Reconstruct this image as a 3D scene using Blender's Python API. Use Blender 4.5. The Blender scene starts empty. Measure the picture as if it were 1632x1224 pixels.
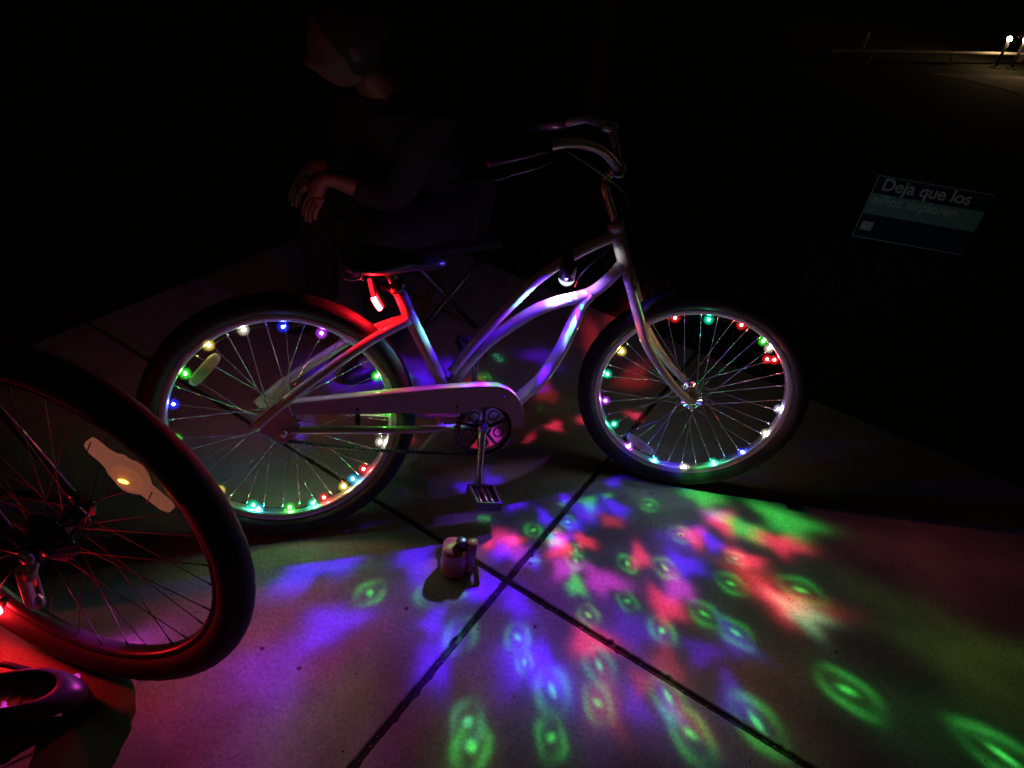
import bpy, bmesh, math, random
import numpy as np
from mathutils import Vector, Matrix
R_ = math.radians
random.seed(7)
SC = bpy.context.scene
COL = SC.collection

# ------------------------------------------------------------------ camera
cam_d = bpy.data.cameras.new('camera'); cam = bpy.data.objects.new('camera', cam_d); COL.objects.link(cam)
cam_d.sensor_fit = 'HORIZONTAL'; cam_d.sensor_width = 36.0; cam_d.lens = 1104.54 / 1632 * 36
cam_d.clip_start = 0.02; cam_d.clip_end = 500
cr = Vector((.98826, .09131, .12249)); cu = Vector((-.15278, .59064, .79234)); cf = Vector((0, .80175, -.59765))
m = Matrix((( cr.x, cu.x, -cf.x), (cr.y, cu.y, -cf.y), (cr.z, cu.z, -cf.z))).to_4x4()
m.translation = (0, 0, 1.5049)
cam.matrix_world = m
SC.camera = cam

WORLD = 0.007
# ------------------------------------------------------------------ night sky
W = bpy.data.worlds.new('World'); SC.world = W; W.use_nodes = True
nt = W.node_tree; bg = nt.nodes['Background']
sky = nt.nodes.new('ShaderNodeTexSky'); sky.sky_type = 'NISHITA'; sky.sun_disc = False
sky.sun_elevation = R_(1.0); sky.sun_rotation = R_(200)
warm = nt.nodes.new('ShaderNodeMix'); warm.data_type = 'RGBA'; warm.blend_type = 'MULTIPLY'; warm.inputs['Factor'].default_value = 1
warm.inputs['B'].default_value = (1, .66, .48, 1); nt.links.new(sky.outputs[0], warm.inputs['A'])
nt.links.new(warm.outputs['Result'], bg.inputs[0]); bg.inputs[1].default_value = WORLD
SC.view_settings.view_transform = 'Standard'; SC.view_settings.look = 'None'
SC.view_settings.exposure = 0; SC.view_settings.gamma = 1
SC.cycles.max_bounces = 6; SC.cycles.diffuse_bounces = 2; SC.cycles.glossy_bounces = 3
SC.cycles.transparent_max_bounces = 12
SC.cycles.caustics_reflective = False; SC.cycles.caustics_refractive = False
SC.cycles.sample_clamp_indirect = 4; SC.cycles.use_denoising = True
SC.cycles.use_light_tree = True

# ------------------------------------------------------------------ materials
def mat(name, color, rough=.5, metal=0, noise=0, nscale=20, bump=0, bscale=200, coat=0, spec=.5, trans=0, ior=1.45, color2=None):
    M = bpy.data.materials.new(name); M.use_nodes = True
    n = M.node_tree.nodes; l = M.node_tree.links; p = n['Principled BSDF']
    p.inputs['Base Color'].default_value = (*color, 1); p.inputs['Roughness'].default_value = rough
    p.inputs['Metallic'].default_value = metal; p.inputs['Specular IOR Level'].default_value = spec
    p.inputs['Coat Weight'].default_value = coat; p.inputs['Transmission Weight'].default_value = trans
    p.inputs['IOR'].default_value = ior
    tc = n.new('ShaderNodeTexCoord')
    t = n.new('ShaderNodeTexNoise'); t.inputs['Scale'].default_value = nscale; t.inputs['Detail'].default_value = 6
    l.new(tc.outputs['Object'], t.inputs['Vector'])
    mx = n.new('ShaderNodeMix'); mx.data_type = 'RGBA'
    c2 = color2 or tuple(c * (1 - max(noise, .12)) for c in color)
    mx.inputs['A'].default_value = (*color, 1); mx.inputs['B'].default_value = (*c2, 1)
    l.new(t.outputs[0], mx.inputs['Factor']); l.new(mx.outputs['Result'], p.inputs['Base Color'])
    mr = n.new('ShaderNodeMapRange'); mr.inputs['To Min'].default_value = max(.02, rough - .08); mr.inputs['To Max'].default_value = min(1, rough + .1)
    l.new(t.outputs[0], mr.inputs['Value']); l.new(mr.outputs[0], p.inputs['Roughness'])
    if bump:
        t2 = n.new('ShaderNodeTexNoise'); t2.inputs['Scale'].default_value = bscale; t2.inputs['Detail'].default_value = 5
        l.new(tc.outputs['Object'], t2.inputs['Vector'])
        b = n.new('ShaderNodeBump'); b.inputs['Strength'].default_value = bump; b.inputs['Distance'].default_value = .002
        l.new(t2.outputs[0], b.inputs['Height']); l.new(b.outputs[0], p.inputs['Normal'])
    return M

def glow(name, color, strength, mixf=1.0):
    M = bpy.data.materials.new(name); M.use_nodes = True
    n = M.node_tree.nodes; l = M.node_tree.links
    n.remove(n['Principled BSDF']); out = n['Material Output']
    e = n.new('ShaderNodeEmission'); e.inputs[0].default_value = (*color, 1); e.inputs[1].default_value = strength
    if mixf >= 1: l.new(e.outputs[0], out.inputs[0])
    else:
        t = n.new('ShaderNodeBsdfTransparent'); mx = n.new('ShaderNodeMixShader'); mx.inputs[0].default_value = mixf
        l.new(t.outputs[0], mx.inputs[1]); l.new(e.outputs[0], mx.inputs[2]); l.new(mx.outputs[0], out.inputs[0])
    return M

def concrete():
    M = bpy.data.materials.new('concrete'); M.use_nodes = True
    n = M.node_tree.nodes; l = M.node_tree.links; p = n['Principled BSDF']
    tc = n.new('ShaderNodeTexCoord')
    def noise(s, d=8, r=.6):
        t = n.new('ShaderNodeTexNoise'); t.inputs['Scale'].default_value = s; t.inputs['Detail'].default_value = d
        t.inputs['Roughness'].default_value = r; l.new(tc.outputs['Object'], t.inputs['Vector']); return t
    a, b, c, e = noise(2.2), noise(14), noise(420, 3), noise(110, 5, .75)
    ra = n.new('ShaderNodeValToRGB'); ra.color_ramp.elements[0].position = .3; ra.color_ramp.elements[0].color = (.26, .25, .235, 1)
    ra.color_ramp.elements[1].position = .72; ra.color_ramp.elements[1].color = (.42, .405, .38, 1)
    l.new(a.outputs[0], ra.inputs[0])
    m1 = n.new('ShaderNodeMix'); m1.data_type = 'RGBA'; m1.blend_type = 'MULTIPLY'; m1.inputs['Factor'].default_value = .55
    rb = n.new('ShaderNodeValToRGB'); rb.color_ramp.elements[0].position = .3; rb.color_ramp.elements[0].color = (.6, .6, .6, 1)
    rb.color_ramp.elements[1].position = .65
    l.new(b.outputs[0], rb.inputs[0]); l.new(ra.outputs[0], m1.inputs['A']); l.new(rb.outputs[0], m1.inputs['B'])
    m2 = n.new('ShaderNodeMix'); m2.data_type = 'RGBA'; m2.blend_type = 'MULTIPLY'; m2.inputs['Factor'].default_value = .7
    rc = n.new('ShaderNodeValToRGB'); rc.color_ramp.elements[0].position = .3; rc.color_ramp.elements[0].color = (.55, .55, .55, 1)
    rc.color_ramp.elements[1].position = .55
    l.new(c.outputs[0], rc.inputs[0]); l.new(m1.outputs['Result'], m2.inputs['A']); l.new(rc.outputs[0], m2.inputs['B'])
    me_ = n.new('ShaderNodeMix'); me_.data_type = 'RGBA'; me_.blend_type = 'MULTIPLY'; me_.inputs['Factor'].default_value = .8
    re_ = n.new('ShaderNodeValToRGB'); re_.color_ramp.elements[0].position = .34; re_.color_ramp.elements[0].color = (.5, .5, .5, 1); re_.color_ramp.elements[1].position = .6
    l.new(e.outputs[0], re_.inputs[0]); l.new(m2.outputs['Result'], me_.inputs['A']); l.new(re_.outputs[0], me_.inputs['B']); m2 = me_
    # small dark pits and gum spots
    v = n.new('ShaderNodeTexVoronoi'); v.inputs['Scale'].default_value = 9; l.new(tc.outputs['Object'], v.inputs['Vector'])
    rv = n.new('ShaderNodeValToRGB'); rv.color_ramp.elements[0].position = .035; rv.color_ramp.elements[0].color = (.12, .11, .1, 1)
    rv.color_ramp.elements[1].position = .06
    l.new(v.outputs['Distance'], rv.inputs[0])
    m3 = n.new('ShaderNodeMix'); m3.data_type = 'RGBA'; m3.blend_type = 'MULTIPLY'; m3.inputs['Factor'].default_value = .9
    l.new(m2.outputs['Result'], m3.inputs['A']); l.new(rv.outputs[0], m3.inputs['B'])
    l.new(m3.outputs['Result'], p.inputs['Base Color'])
    p.inputs['Roughness'].default_value = .8; p.inputs['Specular IOR Level'].default_value = .35
    bp = n.new('ShaderNodeBump'); bp.inputs['Strength'].default_value = .5; bp.inputs['Distance'].default_value = .0012
    l.new(c.outputs[0], bp.inputs['Height'])
    b2 = n.new('ShaderNodeBump'); b2.inputs['Strength'].default_value = .35; b2.inputs['Distance'].default_value = .004
    l.new(b.outputs[0], b2.inputs['Height']); l.new(bp.outputs[0], b2.inputs['Normal']); l.new(b2.outputs[0], p.inputs['Normal'])
    return M

def lucent(name, color, k):
    M = mat(name, color, .3, noise=.12, nscale=120, bump=.6, bscale=500)
    n = M.node_tree.nodes; l = M.node_tree.links
    t = n.new('ShaderNodeBsdfTranslucent'); t.inputs[0].default_value = (*color, 1)
    mx = n.new('ShaderNodeMixShader'); mx.inputs[0].default_value = k
    l.new(n['Principled BSDF'].outputs[0], mx.inputs[1]); l.new(t.outputs[0], mx.inputs[2]); l.new(mx.outputs[0], n['Material Output'].inputs[0])
    return M

MT = dict(
    paint=mat('cream_paint', (.70, .655, .56), .22, coat=.6, noise=.08, nscale=8),
    rubber=mat('black_rubber', (.022, .021, .021), .62, noise=.3, nscale=60, bump=.4, bscale=300),
    alloy=mat('brushed_alloy', (.75, .75, .76), .3, .75, noise=.1, nscale=90),
    chrome=mat('chrome', (.82, .82, .84), .16, .9, noise=.08, nscale=40),
    steel=mat('dark_steel', (.16, .15, .15), .34, .9, noise=.4, nscale=80),
    black=mat('black_plastic', (.018, .018, .02), .38, noise=.3, nscale=40),
    vinyl=mat('black_vinyl', (.02, .02, .022), .3, noise=.3, nscale=60, bump=.3, bscale=160),
    refl=lucent('clear_reflector', (.8, .8, .76), .6),
    whitepl=mat('translucent_white_plastic', (.62, .55, .5), .35, noise=.1, nscale=50),
    amberpl=mat('amber_plastic', (.5, .16, .09), .25, noise=.35, nscale=30, coat=.3),
    concrete=concrete(),
    soil=mat('joint_soil', (.035, .03, .024), .95, noise=.5, nscale=120, bump=.9, bscale=150),
    pebble=mat('pebble', (.3, .28, .25), .8, noise=.4, nscale=200),
    lawn=mat('lawn_earth', (.03, .04, .018), .95, noise=.5, nscale=9, bump=.8, bscale=60),
    blade=mat('grass_blade', (.05, .085, .025), .55, noise=.5, nscale=5),
    blackspoke=mat('black_spoke_metal', (.03, .03, .03), .5, .3, noise=.3),
    bark=mat('bark', (.16, .11, .08), .9, noise=.5, nscale=25, bump=1, bscale=40),
    leaf=mat('leaf', (.05, .08, .03), .6, noise=.4, nscale=5),
    skin=mat('skin', (.20, .11, .08), .5, noise=.12, nscale=30),
    cloth=mat('dark_cloth', (.018, .018, .022), .9, noise=.3, nscale=60, bump=.5, bscale=90),
    denim=mat('dark_denim', (.008, .009, .012), .9, noise=.4, nscale=80, bump=.5, bscale=150),
    hair=mat('brown_hair', (.05, .032, .02), .6, noise=.5, nscale=60, bump=.8, bscale=90),
    signteal=mat('sign_teal', (.3, .48, .42), .5, noise=.2, nscale=8),
    signdark=mat('sign_dark_blue', (.02, .04, .06), .5, noise=.2, nscale=8),
    signwhite=mat('sign_white', (.8, .8, .72), .6, noise=.2, nscale=20),
    wall=mat('pale_render', (.2, .19, .16), .85, noise=.2, nscale=6, bump=.4, bscale=40),
    bottle=mat('pale_blue_bottle', (.25, .33, .45), .3, noise=.2, nscale=10),
    path=mat('pale_path', (.4, .36, .28), .9, noise=.35, nscale=4, bump=.5, bscale=30),
)

# ------------------------------------------------------------------ mesh helpers
class MB:
    def __init__(s): s.v = []; s.f = []; s.mi = []; s.sm = []
    def add(s, vs, fs, mi=0, smooth=True):
        o = len(s.v); s.v += [tuple(v) for v in vs]; s.f += [tuple(i + o for i in f) for f in fs]
        s.mi += [mi] * len(fs); s.sm += [smooth] * len(fs); return s
    def build(s, name, mats, parent=None, loc=None, rot=None):
        me = bpy.data.meshes.new(name); me.from_pydata(s.v, [], s.f)
        if not isinstance(mats, (list, tuple)): mats = [mats]
        for m_ in mats: me.materials.append(m_)
        me.polygons.foreach_set('material_index', s.mi); me.polygons.foreach_set('use_smooth', s.sm)
        bm = bmesh.new(); bm.from_mesh(me); bmesh.ops.recalc_face_normals(bm, faces=bm.faces); bm.to_mesh(me); bm.free()
        me.update()
        o = bpy.data.objects.new(name, me); COL.objects.link(o)
        if parent: o.parent = parent
        if loc is not None: o.location = loc
        if rot is not None: o.rotation_euler = rot
        return o
    def tube(s, pts, r, n=12, closed=False, mi=0, caps=True, flat=1.0):
        P = [Vector(p) for p in pts]; N = len(P)
        rr = r if isinstance(r, (list, tuple)) else [r] * N
        T = []
        for i in range(N):
            a = P[(i - 1) % N] if (closed or i > 0) else P[i]; b = P[(i + 1) % N] if (closed or i < N - 1) else P[i]
            T.append((b - a).normalized())
        up = Vector((0, 0, 1)) if abs(T[0].z) < .9 else Vector((1, 0, 0))
        nrm = (up - T[0] * up.dot(T[0])).normalized(); vs = []
        for i in range(N):
            nrm = (nrm - T[i] * nrm.dot(T[i])).normalized(); bi = T[i].cross(nrm)
            for k in range(n):
                a = 2 * math.pi * k / n
                vs.append(P[i] + (nrm * math.cos(a) * flat + bi * math.sin(a)) * rr[i])
        fs = []
        for i in range(N if closed else N - 1):
            j = (i + 1) % N
            for k in range(n): fs.append((i * n + k, i * n + (k + 1) % n, j * n + (k + 1) % n, j * n + k))
        if caps and not closed: fs += [tuple(range(n))[::-1], tuple((N - 1) * n + k for k in range(n))]
        return s.add(vs, fs, mi)
    def box(s, c, d, mi=0, M=None, bev=0):
        x, y, z = [q / 2 for q in d]
        if bev:
            b = min(bev, x * .9, y * .9, z * .9); bm = bmesh.new(); bmesh.ops.create_cube(bm, size=1)
            bmesh.ops.scale(bm, vec=Vector(d), verts=bm.verts); bmesh.ops.bevel(bm, geom=bm.edges[:], offset=b, segments=2, affect='EDGES', profile=.6)
            vs = [v.co.copy() for v in bm.verts]; fs = [[v.index for v in f.verts] for f in bm.faces]; bm.free()
        else:
            vs = [Vector((i, j, k)) for i in (-x, x) for j in (-y, y) for k in (-z, z)]
            fs = [(0, 1, 3, 2), (4, 6, 7, 5), (0, 4, 5, 1), (2, 3, 7, 6), (0, 2, 6, 4), (1, 5, 7, 3)]
        if M: vs = [M @ v for v in vs]
        return s.add([v + Vector(c) for v in vs], fs, mi, False)
    def ball(s, c, r, mi=0, u=12, v=8, sc=(1, 1, 1), M=None):
        vs = []; fs = []
        for i in range(v + 1):
            t = math.pi * i / v
            for k in range(u):
                a = 2 * math.pi * k / u
                q = Vector((math.sin(t) * math.cos(a) * sc[0], math.sin(t) * math.sin(a) * sc[1], math.cos(t) * sc[2])) * r
                if M: q = M @ q
                vs.append(q + Vector(c))
        for i in range(v):
            for k in range(u): fs.append((i * u + k, i * u + (k + 1) % u, (i + 1) * u + (k + 1) % u, (i + 1) * u + k))
        return s.add(vs, fs, mi)
    def lathe(s, prof, c=(0, 0, 0), ax='z', n=32, mi=0, M=None):
        vs = []; fs = []
        for (r, h) in prof:
            for k in range(n):
                a = 2 * math.pi * k / n; x, y = r * math.cos(a), r * math.sin(a)
                q = Vector((x, y, h)) if ax == 'z' else Vector((x, h, y))
                if M: q = M @ q
                vs.append(q + Vector(c))
        for i in range(len(prof) - 1):
            for k in range(n): fs.append((i * n + k, i * n + (k + 1) % n, (i + 1) * n + (k + 1) % n, (i + 1) * n + k))
        return s.add(vs, fs, mi)
    def prism(s, poly, y0, y1, mi=0, M=None, smooth=False):
        n = len(poly); vs = [Vector((x, y0, z)) for x, z in poly] + [Vector((x, y1, z)) for x, z in poly]
        if M: vs = [M @ v for v in vs]
        fs = [tuple(range(n))[::-1], tuple(range(n, 2 * n))] + [(k, (k + 1) % n, n + (k + 1) % n, n + k) for k in range(n)]
        return s.add(vs, fs, mi, smooth)

def spline(pts, k=6):
    P = [Vector(p) for p in pts]; out = []
    for i in range(len(P) - 1):
        a = P[max(i - 1, 0)]; b = P[i]; c = P[i + 1]; d = P[min(i + 2, len(P) - 1)]
        for j in range(k):
            t = j / k
            out.append(.5 * ((2 * b) + (-a + c) * t + (2 * a - 5 * b + 4 * c - d) * t * t + (-a + 3 * b - 3 * c + d) * t ** 3))
    out.append(P[-1]); return out

def thing(name, label, cat, loc=(0, 0, 0), rot=(0, 0, 0), group=None):
    o = bpy.data.objects.new(name, None); COL.objects.link(o); o.empty_display_size = .1
    o.location = loc; o.rotation_euler = rot; o['label'] = label; o['category'] = cat
    if group: o['group'] = group
    return o
def tag(o, label, cat, group=None):
    o['label'] = label; o['category'] = cat
    if group: o['group'] = group
    return o
def struct(o): o['kind'] = 'structure'; return o

# ------------------------------------------------------------------ places
BX, BY, PSI, LEAN, STEER, WB, RW = -.5235, 1.2093, .356, .2548, -.43985, 1.1463, .333
BM = Matrix.Translation((BX, BY, 0)) @ Matrix.Rotation(PSI, 4, 'Z') @ Matrix.Rotation(-LEAN, 4, 'X')
HA = R_(68.5)
AX = Vector((-math.cos(HA), 0, math.sin(HA))); NP = Vector((WB, 0, RW)) - Vector((math.sin(HA), 0, math.cos(HA))) * .05
SM = Matrix.Translation(NP) @ Matrix.Rotation(STEER, 4, AX) @ Matrix.Translation(-NP)
LAMP_L = Vector((.7173, -.024, .6815))           # bulb of the light on the top tube, in the bicycle's own space
LAMP = BM @ LAMP_L
J0 = Vector((.066, 1.1587, 0)); E1 = Vector((math.cos(R_(62.5)), math.sin(R_(62.5)), 0)); E2 = Vector((-E1.y, E1.x, 0))

def amber_mat():
    M = lucent('lit_amber_plastic', (.7, .5, .42), .5)
    n = M.node_tree.nodes; l = M.node_tree.links; p = n['Principled BSDF']
    p.inputs['Emission Color'].default_value = (1, .36, .22, 1); p.inputs['Emission Strength'].default_value = .2
    return M
TAILS = 550
REDS = 165
MT['amberglow'] = amber_mat()
# ------------------------------------------------------------------ the party light: its lens throws coloured spots
GC = dict(g=(.04, .62, .07), t=(.05, .5, .24), y=(.2, .5, .05), o=(.010, .020, .002), B=(.075, .0, 1.15), b=(.04, .0, .34),
          i=(.035, .007, .12), m=(.5, .03, .55), R=(.85, .03, .09), r=(.2, .008, .012), d=(.026, .005, .005), x=(.055, .004, .004), u=(.02, .002, .022))
SPOTS = [('r','g',3,(0.247,1.26)), ('r','g',3,(0.393,1.277)), ('r','g',3,(0.387,1.152)), ('r','g',3,(0.473,1.079)), ('r','g',3,(0.471,1.515)), ('r','g',3,(0.124,1.345)), ('r','g',3.3,(0.681,1.263)), ('r','g',3.3,(0.878,1.278)), ('r','g',3.3,(-0.126,1.084)), ('r','y',3,(0.284,1.091)), ('r','y',3,(0.499,1.282)), ('r','y',3,(0.557,1.415)), ('r','t',3.3,(0.31,0.955)), ('r','t',3.3,(0.222,1.396)), ('r','t',3.3,(0.108,0.997)), ('r','t',3.3,(-0.029,0.982)), ('r','g',3.4,(0.591,1.15)), ('r','g',3.4,(0.667,1.107)), ('r','g',3.4,(0.924,0.991)), ('r','g',3.4,(0.676,0.874)), ('r','g',3.4,(0.473,0.902)), ('r','g',3.4,(0.516,0.823)), ('r','g',3.4,(-0.273,1.057)), ('r','g',3.4,(1.26,0.883)), ('r','t',3.4,(0.2,0.874)), ('r','t',3.4,(0.017,0.771)), ('r','g',3,(0.202,0.765)), ('r','g',3,(0.033,0.72)), ('s','g',3.2,(0.027,1.592)), ('s','g',3.2,(0.892,1.537)), ('s','g',3.2,(0.123,1.655)), ('s','g',3.2,(0.483,1.858)), ('s','g',3.2,(0.746,1.482)), ('s','g',3.2,(0.645,1.592)), ('s','o',5,(1.215,1.218)), ('s','o',5,(1.3,1.103)), ('s','o',5,(-0.25,0.73)), ('s','o',5,(-0.342,0.743)), ('s','B',4.2,(0.277,1.449)), ('s','B',4.2,(-0.179,1.185)), ('s','B',4.2,(0.128,0.941)), ('s','B',3,(0.043,1.249)), ('s','B',3,(0.182,0.926)), ('s','B',3,(-0.072,0.916)), ('s','B',3,(0.1,1.096)), ('s','B',3,(0.357,1.599)), ('s','B',3,(0.054,1.757)), ('s','B',3,(-0.057,1.715)), ('s','B',3,(0.197,1.324)), ('s','B',3,(0.243,1.802)), ('s','B',3,(-0.356,1.182)), ('s','B',3,(-0.445,1.093)), ('s','B',3,(-0.338,0.954)), ('s','B',3,(0.021,1.14)), ('s','B',3,(-0.457,1.946)), ('s','B',3,(-0.226,2.046)), ('s','B',3,(0.061,1.442)), ('s','B',3,(0.122,1.243)), ('s','b',4,(-0.34,2.036)), ('s','b',4,(-0.594,1.604)), ('s','b',4,(-0.604,1.907)), ('s','b',4,(0.102,2.218)), ('s','b',4,(0.4,1.075)), ('s','b',4,(-0.43,0.832)), ('s','b',4,(0.546,1.393)), ('s','b',4,(-0.444,1.803)), ('s','b',4,(-0.14,1.711)), ('s','i',7,(0.351,1.048)), ('s','i',7,(0.317,0.893)), ('s','i',7,(0.221,1.137)), ('s','i',7,(0.482,1.29)), ('s','i',7,(0.09,1.114)), ('s','i',7,(-0.085,0.99)), ('s','i',7,(-0.419,0.803)), ('s','i',7,(0.207,1.581)), ('s','i',7,(-0.19,1.044)), ('s','i',7,(0.167,0.932)), ('s','i',7,(-0.068,1.295)), ('s','m',3.2,(0.218,1.229)), ('s','m',3.2,(0.528,1.224)), ('s','m',3.2,(0.321,1.206)), ('s','m',3.2,(0.067,1.276)), ('s','m',3.2,(-0.031,1.423)), ('s','m',3.2,(-0.025,1.706)), ('s','R',2.6,(0.207,1.292)), ('s','R',2.6,(0.269,1.334)), ('s','R',2.6,(0.296,1.559)), ('s','R',2.6,(0.426,1.586)), ('s','R',2.6,(0.69,1.491)), ('s','R',2.6,(0.852,1.442)), ('s','R',2.6,(0.488,1.157)), ('s','R',2.6,(0.43,1.306)), ('s','R',2.6,(0.088,1.717)), ('s','R',2.6,(0.594,1.415)), ('s','R',2.6,(0.287,1.019)), ('s','R',2.6,(0.15,1.541)), ('s','R',2.6,(0.168,1.817)), ('s','r',3.6,(0.788,1.272)), ('s','r',3.6,(0.85,1.202)), ('s','r',3.6,(0.452,2.656)), ('s','r',3.6,(0.311,2.388)), ('s','r',3.6,(0.455,2.173)), ('s','r',3.6,(1.223,1.914)), ('s','r',3.6,(0.125,2.001)), ('s','r',3.6,(-0.125,1.987)), ('s','r',3.6,(0.718,1.324)), ('s','r',3.6,(0.645,1.592)), ('s','r',3.6,(-0.259,1.85)), ('s','d',6.5,(1.264,1.487)), ('s','d',6.5,(0.69,0.985)), ('s','d',6.5,(0.132,1.223)), ('s','d',6.5,(0.377,0.902)), ('s','d',6.5,(-0.233,0.964)), ('s','d',6.5,(-0.406,1.023)), ('s','d',6.5,(0.027,0.846)), ('s','d',6.5,(0.501,0.954)), ('s','x',8,(-0.534,0.713)), ('s','x',8,(-0.321,0.85)), ('s','x',8,(-0.691,0.73)), ('s','x',8,(-0.504,0.951)), ('s','u',5,(-0.406,0.805)), ('s','u',5,(-0.299,0.979)), ('s','u',5,(-0.617,0.966)), ('s','u',5,(-0.155,0.704)), ('s','B',1.65,(0.068,1.692)), ('s','B',1.99,(-0.101,1.004)), ('r','g',2.73,(-0.053,1.97)), ('r','t',2.86,(0.162,1.717)), ('s','B',2.1,(-0.095,1.472)), ('s','R',2.8,(0.032,1.307)), ('r','t',1.82,(-0.067,2.171)), ('r','g',2.31,(0.048,1.802)), ('s','B',2.58,(0.155,1.399)), ('s','g',2.1,(0.183,1.319)), ('s','R',2.77,(0.2,1.319)), ('r','t',2.68,(0.248,1.297)), ('r','g',2.67,(0.075,1.684)), ('s','R',2.38,(-0.03,1.67)), ('s','g',2.64,(0.313,1.826)), ('s','B',2.55,(0.111,1.998)), ('r','g',2.84,(0.334,1.712)), ('s','B',2.07,(-0.221,1.897)), ('s','R',2.07,(0.354,1.648)), ('s','t',1.83,(0,1.628)), ('s','B',2.05,(-0.098,1.757)), ('r','g',2.43,(-0.103,2.034)), ('s','g',2.8,(0.281,1.502)), ('s','R',2.16,(0.121,1.458)), ('s','R',2.61,(-0.33,1.655)), ('s','t',1.8,(0.198,1.632)), ('s','B',2.14,(0.323,1.896)), ('r','g',2.79,(0.209,1.481)), ('s','R',1.65,(0.554,1.586)), ('r','t',1.97,(-0.137,1.923)), ('s','B',2.15,(-0.007,1.108)), ('r','t',2.03,(-0.387,1.965)), ('s','m',2.25,(0.27,1.45)), ('s','B',2.08,(-0.52,1.574)), ('s','B',2.56,(-0.048,1.569)), ('s','g',1.98,(0.25,1.177)), ('s','R',1.71,(-0.079,1.345)), ('s','B',1.97,(0.137,1.782)), ('r','g',1.85,(0.12,1.891)), ('r','g',1.8,(-0.02,1.361)), ('r','t',2.04,(0.172,1.822)), ('s','R',2.66,(0.283,1.882)), ('s','b',1.65,(0.217,1.971)), ('s','B',2.7,(0.366,1.482)), ('s','B',2.69,(0.405,1.979)), ('s','R',1.77,(-0,1.276)), ('s','b',1.85,(0.123,0.983)), ('s','m',1.65,(-0.06,1.457)), ('r','g',2.13,(0.238,1.688)), ('s','m',2.16,(-0.231,1.831)), ('s','m',2.28,(0.194,1.453)), ('s','B',2.89,(0.554,1.305)), ('s','B',1.72,(0.211,1.489)), ('r','g',2.55,(-0.056,1.098)), ('s','R',1.98,(0.282,1.5)), ('s','B',2.58,(0.063,1.839)), ('s','m',2.71,(0.553,1.59)), ('s','b',2.56,(-0.14,1.799)), ('s','g',1.63,(0.336,1.535)), ('s','B',2.82,(0.423,1.672)), ('r','t',2.77,(-0.332,1.385)), ('s','B',2.1,(0.647,1.405)), ('s','R',2.37,(0.341,1.435)), ('r','t',1.88,(-0.346,1.745)), ('s','B',2.31,(0.578,1.655)), ('s','m',2.36,(0.667,1.517)), ('s','R',2.23,(-0.079,1.66)), ('s','R',1.79,(-0.224,1.488)), ('r','t',2.18,(0.353,1.738)), ('s','B',2.9,(-0.018,1.518)), ('s','B',2.03,(0.311,1.848)), ('s','R',1.65,(0.074,1.298)), ('r','t',2,(0.188,1.349)), ('s','B',2.87,(-0.308,1.964)), ('s','b',2.36,(0.019,1.11)), ('r','g',2.87,(-0.145,1.652)), ('s','R',1.92,(0.452,1.941)), ('r','g',1.88,(0.134,1.239)), ('s','R',2.49,(0.33,1.647)), ('s','B',2.58,(0.233,1.386)), ('s','b',2.16,(0.396,0.868)), ('s','b',2.23,(0.472,0.874)), ('r','t',2.49,(0.709,1.356)), ('r','g',1.76,(0.13,0.933)), ('s','r',1.78,(0.512,0.859)), ('s','b',2.39,(0.662,1.088)), ('s','r',2.45,(0.474,0.98)), ('s','R',2.34,(0.737,1.359)), ('s','t',2.77,(0.859,1.201)), ('s','r',1.73,(0.409,0.926)), ('s','r',2.8,(0.743,1.289)), ('s','b',1.98,(0.568,1.034)), ('s','R',2.77,(0.814,1.229)), ('r','g',2.75,(0.306,0.86)), ('s','r',2.83,(0.321,0.867)), ('s','b',2.14,(0.636,0.921)), ('s','m',3.5,(-0.872,0.693))]
# spots on the frame round the lamp, in the bicycle's space; one world-space teal spot added to brighten the sign
FSPOTS = [('B', 15, (.638, 0, .677), 1.3), ('B', 10, (.56, 0, .60), 1.3), ('W', 18, (.70, 0, .617), 4.5), ('P', 9, (.66, 0, .60), 1.2),
          ('B', 9, (.60, 0, .57), 1.3), ('R', 7, (.785, 0, .64), 1.0), ('S', 6, (.83, 0, .665), .5), ('T', 6, (.765, 0, .60), .7),
          ('P', 5, (.755, 0, .555), 1.3), ('B', 4, (.742, 0, .52), 1.2), ('P', 3.5, (.73, 0, .49), .9), ('B', 3.5, (.715, 0, .46), 1.2), ('P', 6, (.68, 0, .41), 1.2),
          ('P', 4, (.62, 0, .345), 1.0), ('B', 3, (.40, 0, .44), 1.2), ('B', 3, (.37, 0, .49), 1.2), ('B', 3, (.345, 0, .54), 1.1), ('B', 2.6, (.32, 0, .59), .9), ('B', 2.4, (.30, 0, .64), .6), ('B', 5, (.54, .085, .44), 1.2),
          ('T', 9, (.79, 0, .77), .5), ('S', 8, (.88, 0, .75), .55), ('S', 4, (.94, -.03, .60), .4), ('T', 10, (2.05, 3.72, .25, 0), .014), ('r', 4, (1.0, -.05, .50), .9),
          ('G', 4, (.53, -.05, .417), .8), ('T', 4, (.44, -.05, .42), .8), ('B', 4, (.36, -.05, .42), .7), ('R', 4, (.26, -.05, .415), .6), ('S', 4, (.12, -.05, .412), .3), ('T', 5, (.12, .05, .50), 1.2), ('T', 5, (.03, .05, .43), 1.2),
          ('P', 6, (.49, -.13, .14), .6), ('b', 3.5, (.26, 0, .765), 3.), ('P', 6, (.80, -.1, 1.0), 16), ('G', 4, (.835, -.03, .97), 20), ('T', 7, (.72, -.2, 1.05), 16.), ('b', 7, (.6, -.33, 1.04), 6), ('P', 6, (.735, .26, 1.02), 1.5), ('W', 3, (.80, .2, 1.015), 1.5)]
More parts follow.
